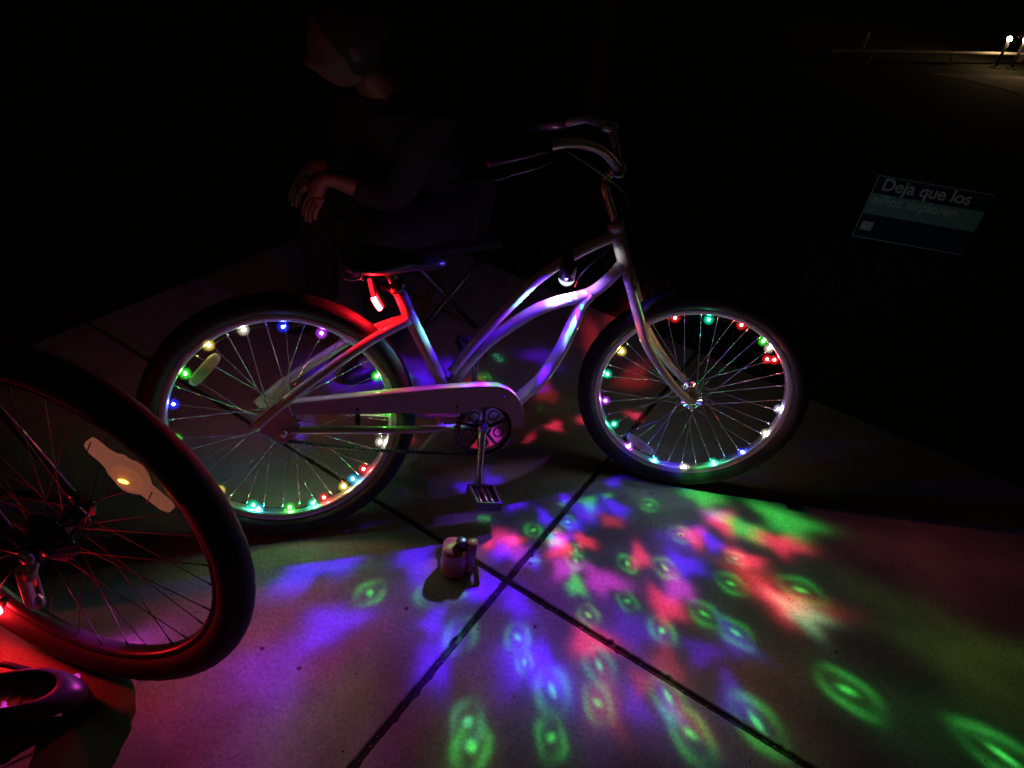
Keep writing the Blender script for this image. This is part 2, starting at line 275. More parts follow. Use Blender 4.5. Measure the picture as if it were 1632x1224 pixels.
FC = dict(B=(.07, 0, 1.1), W=(1, .7, 1.1), S=(.52, .55, .56), P=(.75, .22, .66), R=(1, .1, .15), T=(.1, .55, .5), G=(.15, .8, .2), r=(.6, .08, .04), b=(.04, .02, .3))

def gobo(P0, gset, fset, haze):
    N = 1500; TM = R_(150)
    yy, xx = np.mgrid[0:N, 0:N].astype(np.float32)
    u = (xx + .5) / N * 2 - 1; v = (yy + .5) / N * 2 - 1
    rr = np.sqrt(u * u + v * v) + 1e-9; th = rr * TM
    D = np.stack([np.sin(th) * u / rr, np.sin(th) * v / rr, -np.cos(th)], -1).astype(np.float32)
    img = np.zeros((N, N, 3), np.float32); L = np.array(P0); hz = L[2]
    cosn = np.clip(-D[..., 2], .3, 1); comp = (hz / cosn) ** 2 / cosn * (4 * math.pi * math.pi / .33)
    comp = np.where(D[..., 2] < 0, comp, 0).astype(np.float32)
    rng = np.random.RandomState(3)
    Df = D.reshape(-1, 3)
    def local(d):
        d = np.array(d, float); d /= np.linalg.norm(d)
        a = np.cross(d, [0.3, .1, 1]); a /= np.linalg.norm(a); b = np.cross(d, a)
        return d, a, b, D @ d.astype(np.float32)
    ground = np.zeros_like(img)
    ground += np.array(haze, np.float32) * np.exp(-(np.degrees(np.arccos(np.clip(-D[..., 2], -1, 1))) / 42) ** 2)[..., None]
    for t, c, a_, (gx, gy) in SPOTS:
        a_ *= (.68 if t == 'r' else .82) * rng.uniform(.85, 1.15)
        if c not in gset: continue
        d, a, b, dt = local((gx - L[0], gy - L[1], -hz)); msk = dt > math.cos(R_(min(85, a_ * 4)))
        A = np.degrees(np.arccos(np.clip(dt[msk], -1, 1))); dd = D[msk]; px = np.degrees(dd @ a.astype(np.float32)); py = np.degrees(dd @ b.astype(np.float32))
        ph = rng.uniform(0, 3.14); qx = px * math.cos(ph) + py * math.sin(ph); qy = -px * math.sin(ph) + py * math.cos(ph)
        s = .5 + .5 * rng.rand()
        if t == 'r':
            q = (np.abs(qx) ** 3 + np.abs(qy) ** 3) ** (1 / 3)
            al = np.arctan2(qy, qx); bz = (.6 + .4 * np.sin(2 * al + ph * 3)) * (.4 + .8 * s)
            q = q * (1 + .07 * np.sin(4 * al + 6 * s))
            w = (.9 + s) * np.exp(-(qx ** 2 / (.24 * a_) ** 2 + qy ** 2 / (.14 * a_) ** 2)) + bz * (.34 * np.exp(-((q - .78 * a_) / (.21 * a_)) ** 2) + .10 / (1 + np.exp((q - .95 * a_) / (.12 * a_)))) + .035 * np.exp(-(q / (1.8 * a_)) ** 2)
        else:
            e = 1 + .5 * rng.rand(); q = np.sqrt((qx / e) ** 2 + (qy * e ** .5) ** 2)
            q = q * (1 + .18 * np.sin(3 * np.arctan2(qy, qx) + ph * 2) + .1 * np.sin(5 * np.arctan2(qy, qx)))
            w = 1 / (1 + np.exp((q - .85 * a_) / (.2 * a_)))
            if c in 'idxu': w = np.exp(-(q / a_) ** 2)
        ground[msk] += w[:, None] * np.array(GC[c], np.float32)
    img += ground * comp[..., None]
    for c, a_, pl, k in FSPOTS:
        if c not in fset: continue
        P = BM @ Vector(pl) if len(pl) == 3 else Vector(pl[:3]); dv = np.array(P) - L; dist = np.linalg.norm(dv)
        d, a, b, dt = local(dv); ang = np.degrees(np.arccos(np.clip(dt, -1, 1)))
        w = np.exp(-(ang / a_) ** 4) * k * (4 * math.pi * math.pi / .7) * dist ** 2 * 1.3
        blend = np.exp(-(ang / a_) ** 4)[..., None] * (.85 if dist < .25 else .3)
        img = img * (1 - blend) + w[..., None] * np.array(FC[c], np.float32)
    im = bpy.data.images.new('party_light_lens', N, N, alpha=False, float_buffer=True, is_data=True)
    buf = np.ones((N, N, 4), np.float32); buf[..., :3] = img
    im.pixels.foreach_set(buf.ravel()); im.update(); im.pack()
    return im, TM

def party_light(parent, off, gset, fset, haze):
    P0 = LAMP + BM.to_3x3() @ Vector(off)
    im, TM = gobo(P0, gset, fset, haze)
    ld = bpy.data.lights.new('party_light_beam', 'POINT'); ld.energy = 1.0; ld.shadow_soft_size = .004; ld.use_nodes = True
    n = ld.node_tree.nodes; l = ld.node_tree.links; em = n['Emission']
    tc = n.new('ShaderNodeTexCoord'); sp = n.new('ShaderNodeSeparateXYZ')
    nm = n.new('ShaderNodeVectorMath'); nm.operation = 'NORMALIZE'
    l.new(tc.outputs['Normal'], nm.inputs[0]); l.new(nm.outputs[0], sp.inputs[0])
    def m_(op, a, b=None):
        q = n.new('ShaderNodeMath'); q.operation = op
        for i, z in enumerate((a, b)):
            if z is None: continue
            if isinstance(z, (int, float)): q.inputs[i].default_value = z
            else: l.new(z, q.inputs[i])
        return q.outputs[0]
    x, y, z = sp.outputs
    th = m_('ARCCOSINE', m_('MULTIPLY', z, -1.0 * SGN)); rho = m_('SQRT', m_('ADD', m_('ADD', m_('MULTIPLY', x, x), m_('MULTIPLY', y, y)), 1e-9))
    k = m_('DIVIDE', m_('MULTIPLY', th, .5 / TM * SGN), rho)
    cx = n.new('ShaderNodeCombineXYZ'); l.new(m_('ADD', m_('MULTIPLY', x, k), .5), cx.inputs[0]); l.new(m_('ADD', m_('MULTIPLY', y, k), .5), cx.inputs[1])
    it = n.new('ShaderNodeTexImage'); it.image = im; it.extension = 'CLIP'; it.interpolation = 'Linear'
    l.new(cx.outputs[0], it.inputs[0]); l.new(it.outputs[0], em.inputs[0]); em.inputs[1].default_value = BEAM
    o = bpy.data.objects.new('party_light_beam', ld); COL.objects.link(o); o.parent = parent; o.location = P0 - LAMP
SGN = 1; BEAM = 1.35
lt = thing('party_light', 'small round party light on a black strap under the top tube, throwing coloured spots', 'party light', LAMP)
party_light(lt, (-.004, -.012, .0), 'Bbiu', 'BbW', (.004, .001, .026))
party_light(lt, (.006, .002, -.003), 'gtyo', 'TGS', (.001, .0018, .0008))
party_light(lt, (-.003, .014, .0), 'RrmdxM', 'PRr', (.006, .001, .002))
up = (BM.to_3x3() @ Vector((0, 0, 1))).normalized()
mb = MB(); mb.lathe([(.0005, .012), (.0195, .012), (.0215, .010), (.0215, .046), (.018, .052), (.0005, .052)], n=28)
mb.build('lamp_housing', MT['black'], lt)
mb = MB(); mb.lathe([(.021 * math.cos(a), .010 - .021 * math.sin(a)) for a in [R_(q) for q in range(0, 90, 9)]] + [(.0003, -.011)], n=28)
MT['dome'] = glow('lit_dome', (.85, .9, 1), 2.6, .22)
d_ = mb.build('lamp_dome', MT['dome'], lt); d_.visible_shadow = True
mb = MB()
tp = BM.to_3x3() @ (Vector((.724, 0, .735)) - LAMP_L)
tdir = (BM.to_3x3() @ Vector((.9, 0, .44))).normalized(); sd = tdir.cross(Vector((0, 0, 1))).normalized(); un = sd.cross(tdir)
vs = []; fs = []; n_ = 20; ring = []
for w in (-.013, .013):
    for r_ in (.0185, .0205):
        for k in range(n_):
            a = 2 * math.pi * k / n_; vs.append(tp + tdir * w + (sd * math.cos(a) + un * math.sin(a)) * r_)
for k in range(n_):
    q = (k + 1) % n_
    fs += [(k, q, n_ + q, n_ + k), (2 * n_ + k, 2 * n_ + q, 3 * n_ + q, 3 * n_ + k), (k, q, 2 * n_ + q, 2 * n_ + k), (n_ + k, n_ + q, 3 * n_ + q, 3 * n_ + k)]
mb.add(vs, fs)
near = (BM.to_3x3() @ Vector((0, -1, 0))).normalized()
q0 = tp + near * .019; q1 = Vector((0, 0, .050))
mb.tube([q0 + Vector((0, 0, .012)), q0 + Vector((0, 0, -.002)), q1], [.012, .013, .015], 12, flat=.5)
mb.build('strap', MT['cloth'], lt)
# ------------------------------------------------------------------ bicycles
LED_C = dict(w=(.75, .68, .5), b=(.02, .03, 1), p=(.55, .06, 1), y=(1, .75, .12), g=(.06, 1, .04), t=(.0, 1, .45), r=(1, .02, .02), c=(.05, .6, 1), v=(.6, .55, 1))
LEDM = {}
LEDS = 390
for k_, c_ in LED_C.items():
    core = glow('led_core_' + k_, tuple(.93 * q + .05 for q in c_), LEDS)
    cap = glow('led_halo_' + k_, c_, 1.15, .5)  # glowing shell paints the halo around each LED; no real cap there
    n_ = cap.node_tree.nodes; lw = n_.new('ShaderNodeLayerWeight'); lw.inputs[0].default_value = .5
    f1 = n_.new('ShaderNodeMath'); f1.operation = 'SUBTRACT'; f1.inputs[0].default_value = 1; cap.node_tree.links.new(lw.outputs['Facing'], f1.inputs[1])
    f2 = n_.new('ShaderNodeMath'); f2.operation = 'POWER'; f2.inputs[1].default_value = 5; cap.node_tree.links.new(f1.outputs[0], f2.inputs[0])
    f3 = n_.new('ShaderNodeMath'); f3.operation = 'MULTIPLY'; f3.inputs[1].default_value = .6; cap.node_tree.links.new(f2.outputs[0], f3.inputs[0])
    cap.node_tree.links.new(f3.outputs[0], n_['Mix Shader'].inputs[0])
    LEDM[k_] = (core, cap)

def make_tyre(parent, R, rt, tread=True):
    n1, n2 = 144, 20; vs = []; fs = []
    for i in range(n1):
        a = 2 * math.pi * i / n1
        for k in range(n2):
            b = 2 * math.pi * k / n2
            rad = R - rt + rt * math.cos(b); w = rt * math.sin(b)
            if tread and math.cos(b) > .45 and (i + (k % 2) * 1) % 3 == 0: rad -= .0022
            vs.append((rad * math.cos(a), w, rad * math.sin(a)))
    for i in range(n1):
        for k in range(n2):
            j = (i + 1) % n1; q = (k + 1) % n2; fs.append((i * n2 + k, i * n2 + q, j * n2 + q, j * n2 + k))
    return MB().add(vs, fs).build('tyre', MT['rubber'], parent)
def make_rim(parent, ro, ri, w, m_='alloy'):
    prof = [(ro, -w), (ro - .004, -w * .8), (ro - .010, -w * .6), (ri + .003, -w * .85), (ri, -w * .35), (ri - .0015, 0), (ri, w * .35), (ri + .003, w * .85), (ro - .010, w * .6), (ro - .004, w * .8), (ro, w)]
    prof = [(ro, -w), (ri + .004, -w), (ri, -w * .6), (ri - .001, 0), (ri, w * .6), (ri + .004, w), (ro, w), (ro - .005, w * .8), (ro - .006, -w * .8), (ro, -w)]
    mb = MB(); mb.lathe(prof, ax='y', n=128); return mb.build('rim', MT[m_], parent)
def make_spokes(parent, ri, hub_r, hub_w, n=36, m_='chrome', th=.0011):
    for i in range(n):
        side = 1 if i % 2 else -1; a = 2 * math.pi * (i + .5) / n
        off = (1 if (i // 2) % 2 else -1) * R_(62)
        h = a + off
        p0 = Vector((hub_r * math.cos(h), side * hub_w, hub_r * math.sin(h))); p1 = Vector((ri * math.cos(a), side * .003, ri * math.sin(a)))
        mb = MB(); mb.tube([p0, p1.lerp(p0, .06), p1.lerp(p0, .055), p1], [th, th, th * 1.7, th * 1.7], 6)
        mb.build('spoke', MT[m_], parent)
def make_hub(parent, w, r, m_='chrome', fl=.03):
    mb = MB(); mb.lathe([(.004, -w - .02), (.005, -w - .02), (.005, -w), (.012, -w), (.014, -w * .75), (fl, -w * .7), (fl, -w * .6), (r, -w * .5), (r * .9, 0), (r, w * .5), (fl, w * .6), (fl, w * .7), (.014, w * .75), (.012, w), (.005, w), (.005, w + .02), (.0005, w + .02)], ax='y', n=24)
    mb.lathe([(.0005, -w - .024), (.009, -w - .024), (.009, -w - .016), (.0005, -w - .016)], ax='y', n=6)
    return mb.build('hub', MT[m_], parent)
def make_leds(parent, lst, rw=.254):
    for ang, r, c in lst:
        a = R_(ang); p = Vector((r * math.cos(a), -.006 + random.uniform(-.004, .003), r * math.sin(a)))
        mb = MB(); mb.ball(p, .0037, 0, 10, 6); mb.ball(p, .0168, 1, 20, 12, (1, .8, 1))  # LED core, then its painted halo shell
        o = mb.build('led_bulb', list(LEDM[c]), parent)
    mb = MB(); pts = []
    rnd = random.Random(4)
    for i in range(90):
        a = 2 * math.pi * i / 90; r = rw + rnd.uniform(-.003, .004); pts.append((r * math.cos(a), -.004 + rnd.uniform(-.004, .004), r * math.sin(a)))
    mb.tube(pts, .0009, 5, closed=True); mb.build('light_wire', MT['black'], parent)
def spoke_reflector(parent, a0, a1, r, y=-.018):
    p0 = Vector((r * math.cos(R_(a0)), y, r * math.sin(R_(a0)))); p1 = Vector((r * math.cos(R_(a1)), y, r * math.sin(R_(a1))))
    d = (p1 - p0); L = d.length; d.normalize(); nz = Vector((0, -1, 0)); sx = nz.cross(d)
    M = Matrix((d, sx, nz)).transposed()
    poly = []
    for k in range(24):
        t = 2 * math.pi * k / 24; c, s = math.cos(t), math.sin(t)
        poly.append((math.copysign(abs(c) ** .45, c) * L * .5, math.copysign(abs(s) ** .7, s) * .0135))
    mb = MB(); n = 24; vs = []
    for zz, sc in ((0, 1), (.005, 1), (.008, .86)):
        for x, y_ in poly: vs.append((p0 + p1) / 2 + M @ Vector((x * sc, y_ * sc, zz)))
    fs = [tuple(range(n))[::-1], tuple(range(2 * n, 3 * n))] + [(q * n + k, q * n + (k + 1) % n, (q + 1) * n + (k + 1) % n, (q + 1) * n + k) for q in range(2) for k in range(n)]
    mb.add(vs, fs, 0, False); mb.box((p0 + p1) / 2 + Vector((0, .006, 0)), (.012, .02, .012), 1)
    return mb.build('spoke_reflector', [MT['refl'], MT['black']], parent)

def wheel_empty(name, root, M):
    o = bpy.data.objects.new(name, None); COL.objects.link(o); o.parent = root; o.matrix_local = M; o.empty_display_size = .1
    return o

bk = thing('cruiser_bicycle', 'cream step-through cruiser bicycle with coloured LED lights in both wheels, leaning on its kickstand', 'bicycle')
bk.matrix_world = BM
bk.location = BM.translation

REAR = [(106.3, 0.256, 'w'), (86.2, 0.25, 'b'), (65.6, 0.251, 'p'), (125.3, 0.26, 'y'), (145.5, 0.253, 'g'), (164.4, 0.252, 'b'), (-174.5, 0.249, 'g'), (-132.9, 0.244, 'y'), (-111.5, 0.248, 't'), (-90.4, 0.251, 'g'), (-77.0, 0.251, 't'), (-69.5, 0.246, 'r'), (-55.9, 0.246, 'y'), (-48.6, 0.247, 'c'), (-39.0, 0.247, 'r'), (-18.4, 0.25, 'w'), (-108, .258, 'c'), (-155, .256, 'b'), (2, .257, 'g'), (25, .257, 'g')]
FRONT = [(110.8, 0.257, 'r'), (90.5, 0.25, 't'), (51.9, 0.256, 'g'), (46.0, 0.256, 'w'), (39.7, 0.235, 'r'), (37.0, 0.251, 'r'), (151.8, 0.25, 'y'), (171.9, 0.253, 't'), (-167.5, 0.25, 'p'), (-146.5, 0.247, 't'), (-2.0, 0.255, 'v'), (-22.2, 0.258, 'w'), (-43.0, 0.259, 'b'), (-63.5, 0.253, 't'), (-83.3, 0.262, 'w'), (70.3, 0.26, 'r'), (-125, .258, 'p'), (-104, .258, 'c')]

rwh = wheel_empty('rear_wheel', bk, Matrix.Translation((0, 0, RW)))
make_tyre(rwh, .333, .0285); make_rim(rwh, .281, .2635, .016); make_spokes(rwh, .263, .026, .030)
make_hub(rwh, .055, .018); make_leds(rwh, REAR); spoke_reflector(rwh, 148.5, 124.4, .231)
mb = MB(); mb.lathe([(.012, -.030), (.036, -.031), (.036, -.034), (.012, -.036)], ax='y', n=18)
for k in range(18):
    a = 2 * math.pi * k / 18; mb.box((.037 * math.cos(a), -.0325, .037 * math.sin(a)), (.006, .003, .005))
mb.build('sprocket', MT['steel'], rwh)

fwh = wheel_empty('front_wheel', bk, SM @ Matrix.Translation((WB, 0, RW)))
make_tyre(fwh, .333, .0285); make_rim(fwh, .281, .2635, .016); make_spokes(fwh, .263, .022, .028)
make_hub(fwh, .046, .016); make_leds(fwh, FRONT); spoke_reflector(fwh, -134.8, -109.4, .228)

# frame
mb = MB()
ha = lambda z: Vector((.8545 - (z - .811) * math.cos(HA) / math.sin(HA), 0, z))
mb.tube([ha(.815), ha(.705)], .0195, 20); mb.tube([ha(.826), ha(.808)], .0225, 20); mb.tube([ha(.712), ha(.695)], .0225, 20)
mb.tube(spline([(.856, 0, .795), (.793, 0, .769), (.746, 0, .746), (.698, 0, .718), (.638, 0, .675), (.587, 0, .624), (.528, 0, .562), (.475, 0, .5), (.428, 0, .436)]), .0145, 16)
mb.tube(spline([(.885, 0, .720), (.84, 0, .670), (.799, 0, .641), (.75, 0, .628), (.7, 0, .617), (.644, 0, .596), (.584, 0, .561), (.523, 0, .517), (.469, 0, .46), (.422, 0, .395)]), .0168, 18)
mb.tube(spline([(.80, 0, .640), (.775, 0, .608), (.754, 0, .548), (.726, 0, .48), (.687, 0, .414), (.645, 0, .37), (.58, 0, .32), (.505, 0, .289)]), .0185, 18)
mb.tube([(.287, 0, .672), (.318, 0, .595), (.359, 0, .506), (.401, 0, .418), (.50, 0, .289)], .0165, 18)
mb.lathe([(.019, -.036), (.0215, -.036), (.0215, .036), (.019, .036)], c=(.5, 0, .289), ax='y', n=24)
for s in (-1, 1):
    st = spline([(-.060, s * .064, .352), (-.014, s * .062, .392), (.03, s * .060, .428), (.079, s * .056, .462), (.165, s * .046, .518), (.235, s * .030, .556), (.315, s * .012, .588)])
    mb.tube(st, [.0105 + .0015 * min(1, i / 12) for i in range(len(st))], 14)
    mb.tube(spline([(.015, s * .062, .335), (.12, s * .058, .325), (.28, s * .048, .305), (.42, s * .034, .292), (.5, s * .02, .289)]), .0095, 14)
    mb.prism([(-.072, .362), (-.03, .326), (-.004, .302), (.024, .318), (.038, .345), (.026, .372), (.016, .405), (.004, .424), (-.03, .396)], s * .066 - .002, s * .066 + .002)
mb.tube([(.245, -.028, .561), (.245, .028, .561)], .007, 10); mb.tube([(.40, -.034, .293), (.40, .034, .293)], .007, 10)
mb.build('frame', MT['paint'], bk)
mb = MB(); mb.tube([(.300, 0, .640), (.252, 0, .738)], .0127, 16); mb.build('seatpost', MT['chrome'], bk)
mb = MB(); mb.lathe([(.0135, -.012), (.0215, -.012), (.0215, .012), (.0135, .012)], c=(.287, 0, .672), n=20, M=Matrix.Rotation(R_(-22), 3, 'Y')); mb.tube([(.265, -.03, .672), (.265, .03, .672)], .004, 8)
mb.build('seat_clamp', MT['steel'], bk)

# saddle: broad cruiser seat seen from the side
prof = [(.095, .105, .795, .006), (.12, .118, .80, .04), (.17, .115, .803, .05), (.22, .095, .800, .05), (.27, .06, .797, .045), (.32, .035, .792, .038), (.365, .026, .784, .03), (.39, .012, .776, .014)]
vs = []; fs = []; n = 20
for x, w, z, h in prof:
    for k in range(n):
        a = 2 * math.pi * k / n; c, s = math.cos(a), math.sin(a)
        vs.append((.155 + (x - .095) * .85, math.copysign(abs(c) ** .8, c) * w, z - .045 - h * .45 + (h * .55 * s if s > 0 else h * .5 * s) + .006 * abs(c)))
for i in range(len(prof) - 1):
    for k in range(n): fs.append((i * n + k, i * n + (k + 1) % n, (i + 1) * n + (k + 1) % n, (i + 1) * n + k))
fs += [tuple(range(n)), tuple(range((len(prof) - 1) * n, len(prof) * n))]
sd_ = MB().add(vs, fs).build('saddle', MT['vinyl'], bk)
mb = MB()
for s in (-1, 1): mb.tube(spline([(.165, s * .06, .728), (.20, s * .04, .716), (.235, s * .022, .712), (.29, s * .022, .716), (.35, s * .018, .735)]), .0035, 8)
mb.tube(spline([(.158, -.10, .722), (.172, -.108, .719), (.19, -.106, .722), (.197, -.10, .733), (.215, -.098, .738), (.235, -.09, .740), (.245, -.08, .733), (.262, -.06, .726)]), .0032, 8)
for s in (-1, 1):
    pts = [(.19 + .012 * math.cos(t * 1.3), s * .06 + .012 * math.sin(t * 1.3), .705 + .0035 * t / 2) for t in range(16)]
    mb.tube(pts, .0022, 6)
mb.build('saddle_rail', MT['chrome'], sd_)

# tail light on the seat post
mb = MB()
pts = [(.221, -.004, .693), (.226, -.004, .665), (.233, -.004, .64), (.246, -.004, .616)]
mb.tube(spline(pts), .0048, 10)
mb2 = MB(); mb2.tube(spline([(.229, -.005, .648), (.235, -.006, .634), (.246, -.006, .616)]), [.0052, .006, .0062, .0062, .0062, .0062, .0062, .0062, .0062, .0062, .006, .006, .005], 10)
tl = mb.build('tail_light', glow('tail_red_dim', (1, .012, .03), 1.6), bk)
mb2.build('lit_lens', glow('tail_red', (1, .006, .012), TAILS), tl)
mb = MB(); mb.tube(spline([(.232, .0, .695), (.238, .0, .668), (.246, .0, .644), (.258, 0, .622)]), .008, 8); mb.box((.262, 0, .672), (.03, .014, .014), bev=.002)
mb.build('light_bracket', MT['black'], tl)

# chain guard
top = [(.012, .404), (.1, .4075), (.226, .412), (.383, .418), (.482, .418), (.541, .413), (.568, .402), (.590, .383), (.604, .36), (.613, .33), (.614, .292)]
bot = [(.584, .292), (.578, .318), (.565, .338), (.545, .352), (.517, .360), (.484, .357), (.451, .345), (.384, .350), (.303, .358), (.148, .367), (.03, .377), (.012, .382)]
mb = MB(); mb.prism(top + bot, -.062, -.059); mb.build('chain_guard', MT['paint'], bk)
for gx, gz in ((.178, .378), (.43, .366), (.555, .385)):
    mb = MB(); mb.lathe([(.0005, -.066), (.004, -.0655), (.0045, -.062), (.0005, -.0618)], c=(gx, 0, gz), ax='y', n=8)
    mb.build('guard_bolt', MT['steel'], bpy.data.objects['chain_guard'])
gd = bpy.data.objects['chain_guard']
mb = MB()   # the guard's turned-in upper edge
for (a, b) in zip(top[:-1], top[1:]):
    a3 = Vector((a[0], 0, a[1])); b3 = Vector((b[0], 0, b[1]))
    mb.add([(a[0], -.063, a[1]), (b[0], -.063, b[1]), (b[0], -.040, b[1] + .002), (a[0], -.040, a[1] + .002), (a[0], -.063, a[1] + .003), (b[0], -.063, b[1] + .003), (b[0], -.040, b[1] + .005), (a[0], -.040, a[1] + .005)],
           [(0, 1, 2, 3), (7, 6, 5, 4), (0, 4, 5, 1), (3, 2, 6, 7)])
mb.build('guard_lip', MT['paint'], gd)
mb = MB(); mb.box((.178, -.052, .352), (.012, .02, .034)); mb.build('guard_bracket', MT['steel'], gd)

# chainring, cranks, pedals, chain
CR = Vector((.507, -.047, .289))
mb = MB(); mb.lathe([(.064, -.0015), (.077, -.0015), (.077, .0015), (.064, .0015), (.064, -.0015)], c=CR, ax='y', n=48)
for k in range(38):
    a = 2 * math.pi * k / 38; mb.box(CR + Vector((.079 * math.cos(a), 0, .079 * math.sin(a))), (.006, .003, .006), M=Matrix.Rotation(-a, 3, 'Y'))
for k in range(5):
    a = 2 * math.pi * k / 5 + .3; mb.tube([CR + Vector((.018 * math.cos(a), 0, .018 * math.sin(a))), CR + Vector((.067 * math.cos(a), 0, .067 * math.sin(a)))], [.009, .006], 8, flat=.5)
    q = CR + Vector((.045 * math.cos(a + .63), 0, .045 * math.sin(a + .63))); mb.tube([q + Vector((.014 * math.cos(t * .5236), 0, .014 * math.sin(t * .5236))) for t in range(12)], .0022, 5, closed=True)
mb.lathe([(.008, -.008), (.021, -.006), (.021, .006), (.008, .008)], c=CR, ax='y', n=20)
mb.build('chainring', MT['steel'], bk)
def crank(s, a, end):
    mb = MB(); o = Vector((.5, s * .052, .289)) if s > 0 else Vector((.502, -.060, .300))
    d = Vector((math.cos(a), 0, math.sin(a)))
    P1 = end
    mb.tube([o, o.lerp(P1, .1), o.lerp(P1, .6), o.lerp(P1, .95), P1], [.014, .0115, .009, .0105, .009], 12, flat=1)
    mb.lathe([(.0005, -.012), (.014, -.012), (.015, .012), (.0005, .012)], c=o, ax='y', n=18); mb.lathe([(.0005, -.01), (.0115, -.01), (.0115, .01), (.0005, .01)], c=P1, ax='y', n=16)
    return mb.build('crank', MT['chrome'], bk)
crank(-1, 0, Vector((.492, -.078, .135))); crank(1, 0, Vector((.512, .078, .455)))
def pedal(c, s, tilt=0):
    mb = MB(); c = Vector(c); M = Matrix.Rotation(tilt, 3, 'Y')
    def P(x, y, z): return c + M @ Vector((x, s * y, z))
    mb.tube([P(0, 0, 0), P(0, .096, 0)], .0065, 10)
    for (a, b) in (((-.034, .012), (-.030, .100)), ((.034, .012), (.030, .100)), ((-.034, .012), (.034, .012)), ((-.030, .100), (.030, .100))):
        p0 = P(a[0], a[1], 0); p1 = P(b[0], b[1], 0); d = (p1 - p0).normalized(); nn = M @ Vector((0, 0, 1)); side = d.cross(nn)
        vs = [q + side * i * .0032 + nn * j * .012 for q in (p0 - d * .004, p1 + d * .004) for i in (-1, 1) for j in (-1, 1)]
        mb.add(vs, [(0, 1, 3, 2), (4, 6, 7, 5), (0, 4, 5, 1), (2, 3, 7, 6), (0, 2, 6, 4), (1, 5, 7, 3)], 0, False)
    for x in (-.016, .016): mb.tube([P(x, .014, .0), P(x, .098, .0)], .0045, 8)
    return mb.build('pedal', MT['steel'], bk)
pedal((.492, -.088, .135), -1, .15); pedal((.512, .088, .455), 1, .2)
mb = MB(); pts = []
y_ = -.046; r1, r2 = .0395, .081; c1 = Vector((0, y_, RW)); c2 = Vector((.507, y_, .289))
for t in range(0, 11): a = R_(265 - 170 * t / 10); pts.append(c1 + Vector((r1 * math.cos(a), .012, r1 * math.sin(a))))
for t in range(0, 17): a = R_(97 - 185 * t / 16); pts.append(c2 + Vector((r2 * math.cos(a), 0, r2 * math.sin(a))))
seq = []
P_ = pts + [pts[0]]
for i in range(len(P_) - 1):
    d = P_[i + 1] - P_[i]; k = max(1, int(d.length / .0127)); sag = -.008 if i == len(pts) - 1 else 0
    for j in range(k): seq.append(P_[i] + d * (j / k) + Vector((0, 0, sag * math.sin(math.pi * j / k))))
for i in range(len(seq)):
    a = seq[i]; b = seq[(i + 1) % len(seq)]; w = .0035 if i % 2 else .0022
    for s in (-1, 1): mb.tube([a + Vector((0, s * w, 0)), (a + b) / 2 + Vector((0, s * w, 0)), b + Vector((0, s * w, 0))], [.0042, .003, .0042], 6, flat=1)
mb.build('chain', MT['steel'], bk)

# kickstand (far side)
mb = MB(); mb.tube([(.42, .03, .275), (.41, .05, .25), (.345, .20, .06)], .0075, 10); mb.box((.42, .022, .285), (.05, .03, .02), bev=.003)
mb.build('kickstand', MT['alloy'], bk)

# steered parts
stg = lambda o: setattr(o, 'matrix_local', SM) or o
mb = MB()
SI = SM.inverted(); cwn = SI @ ha(.688); cq = SI @ ha(.83)
mb.tube([SI @ ha(.825), SI @ ha(.686)], .0125, 14)
mb.tube([cwn + Vector((.012, -.054, -.022)), cwn + Vector((.004, -.03, -.003)), cwn + Vector((0, 0, .002)), cwn + Vector((.004, .03, -.003)), cwn + Vector((.012, .054, -.022))], [.0125, .0155, .018, .0155, .0125], 14)
for s in (-1, 1):
    pts = spline([cwn + Vector((.010, s * .052, -.012)), (.940, s * .054, .615), (.962, s * .055, .56), (.982, s * .055, .515), (1.018, s * .055, .462), (1.074, s * .055, .396), (1.132, s * .056, .344), (1.146, s * .056, .333)])
    mb.tube(pts, [.0145 - .0055 * max(0, (i - 10)) / (len(pts) - 11) for i in range(len(pts))], 16)
    mb.prism([(1.125, .345), (1.140, .355), (1.158, .338), (1.154, .320), (1.140, .318)], s * .056 - .003, s * .056 + .003)
stg(mb.build('fork', MT['paint'], bk))
mb = MB(); mb.tube(spline([cq, cq.lerp(Vector((.815, 0, .905)), .8), (.812, 0, .918), (.818, 0, .938), (.842, 0, .960)], 5), [.0108] * 6 + [.0118] * 15, 16)
mb.lathe([(.0145, -.024), (.019, -.024), (.019, .024), (.0145, .024)], c=(.842, 0, .962), ax='y', n=20)
stg(mb.build('stem', MT['chrome'], bk))
mb = MB(); pts = spline([(.680, -.290, 1.063), (.701, -.27, 1.066), (.745, -.2, 1.056), (.795, -.12, 1.026), (.828, -.055, .985), (.842, 0, .962), (.835, .055, .978), (.822, .13, 1.005), (.806, .2, 1.015), (.765, .24, 1.020), (.735, .26, 1.018), (.683, .28, .999)])
mb.tube(pts, .0112, 14); hb = stg(mb.build('handlebar', MT['alloy'], bk))
mb = MB()
mb.tube([(.686, -.287, 1.063), (.62, -.311, 1.048), (.562, -.331, 1.035), (.556, -.333, 1.034)], [.0155, .0150, .0165, .008], 14)
g1 = mb.build('grip', MT['vinyl'], hb)
mb = MB(); mb.tube([(.690, .278, 1.0), (.63, .30, .985), (.575, .32, .972), (.569, .322, .970)], [.0155, .0150, .0165, .008], 14); mb.build('grip', MT['vinyl'], hb)
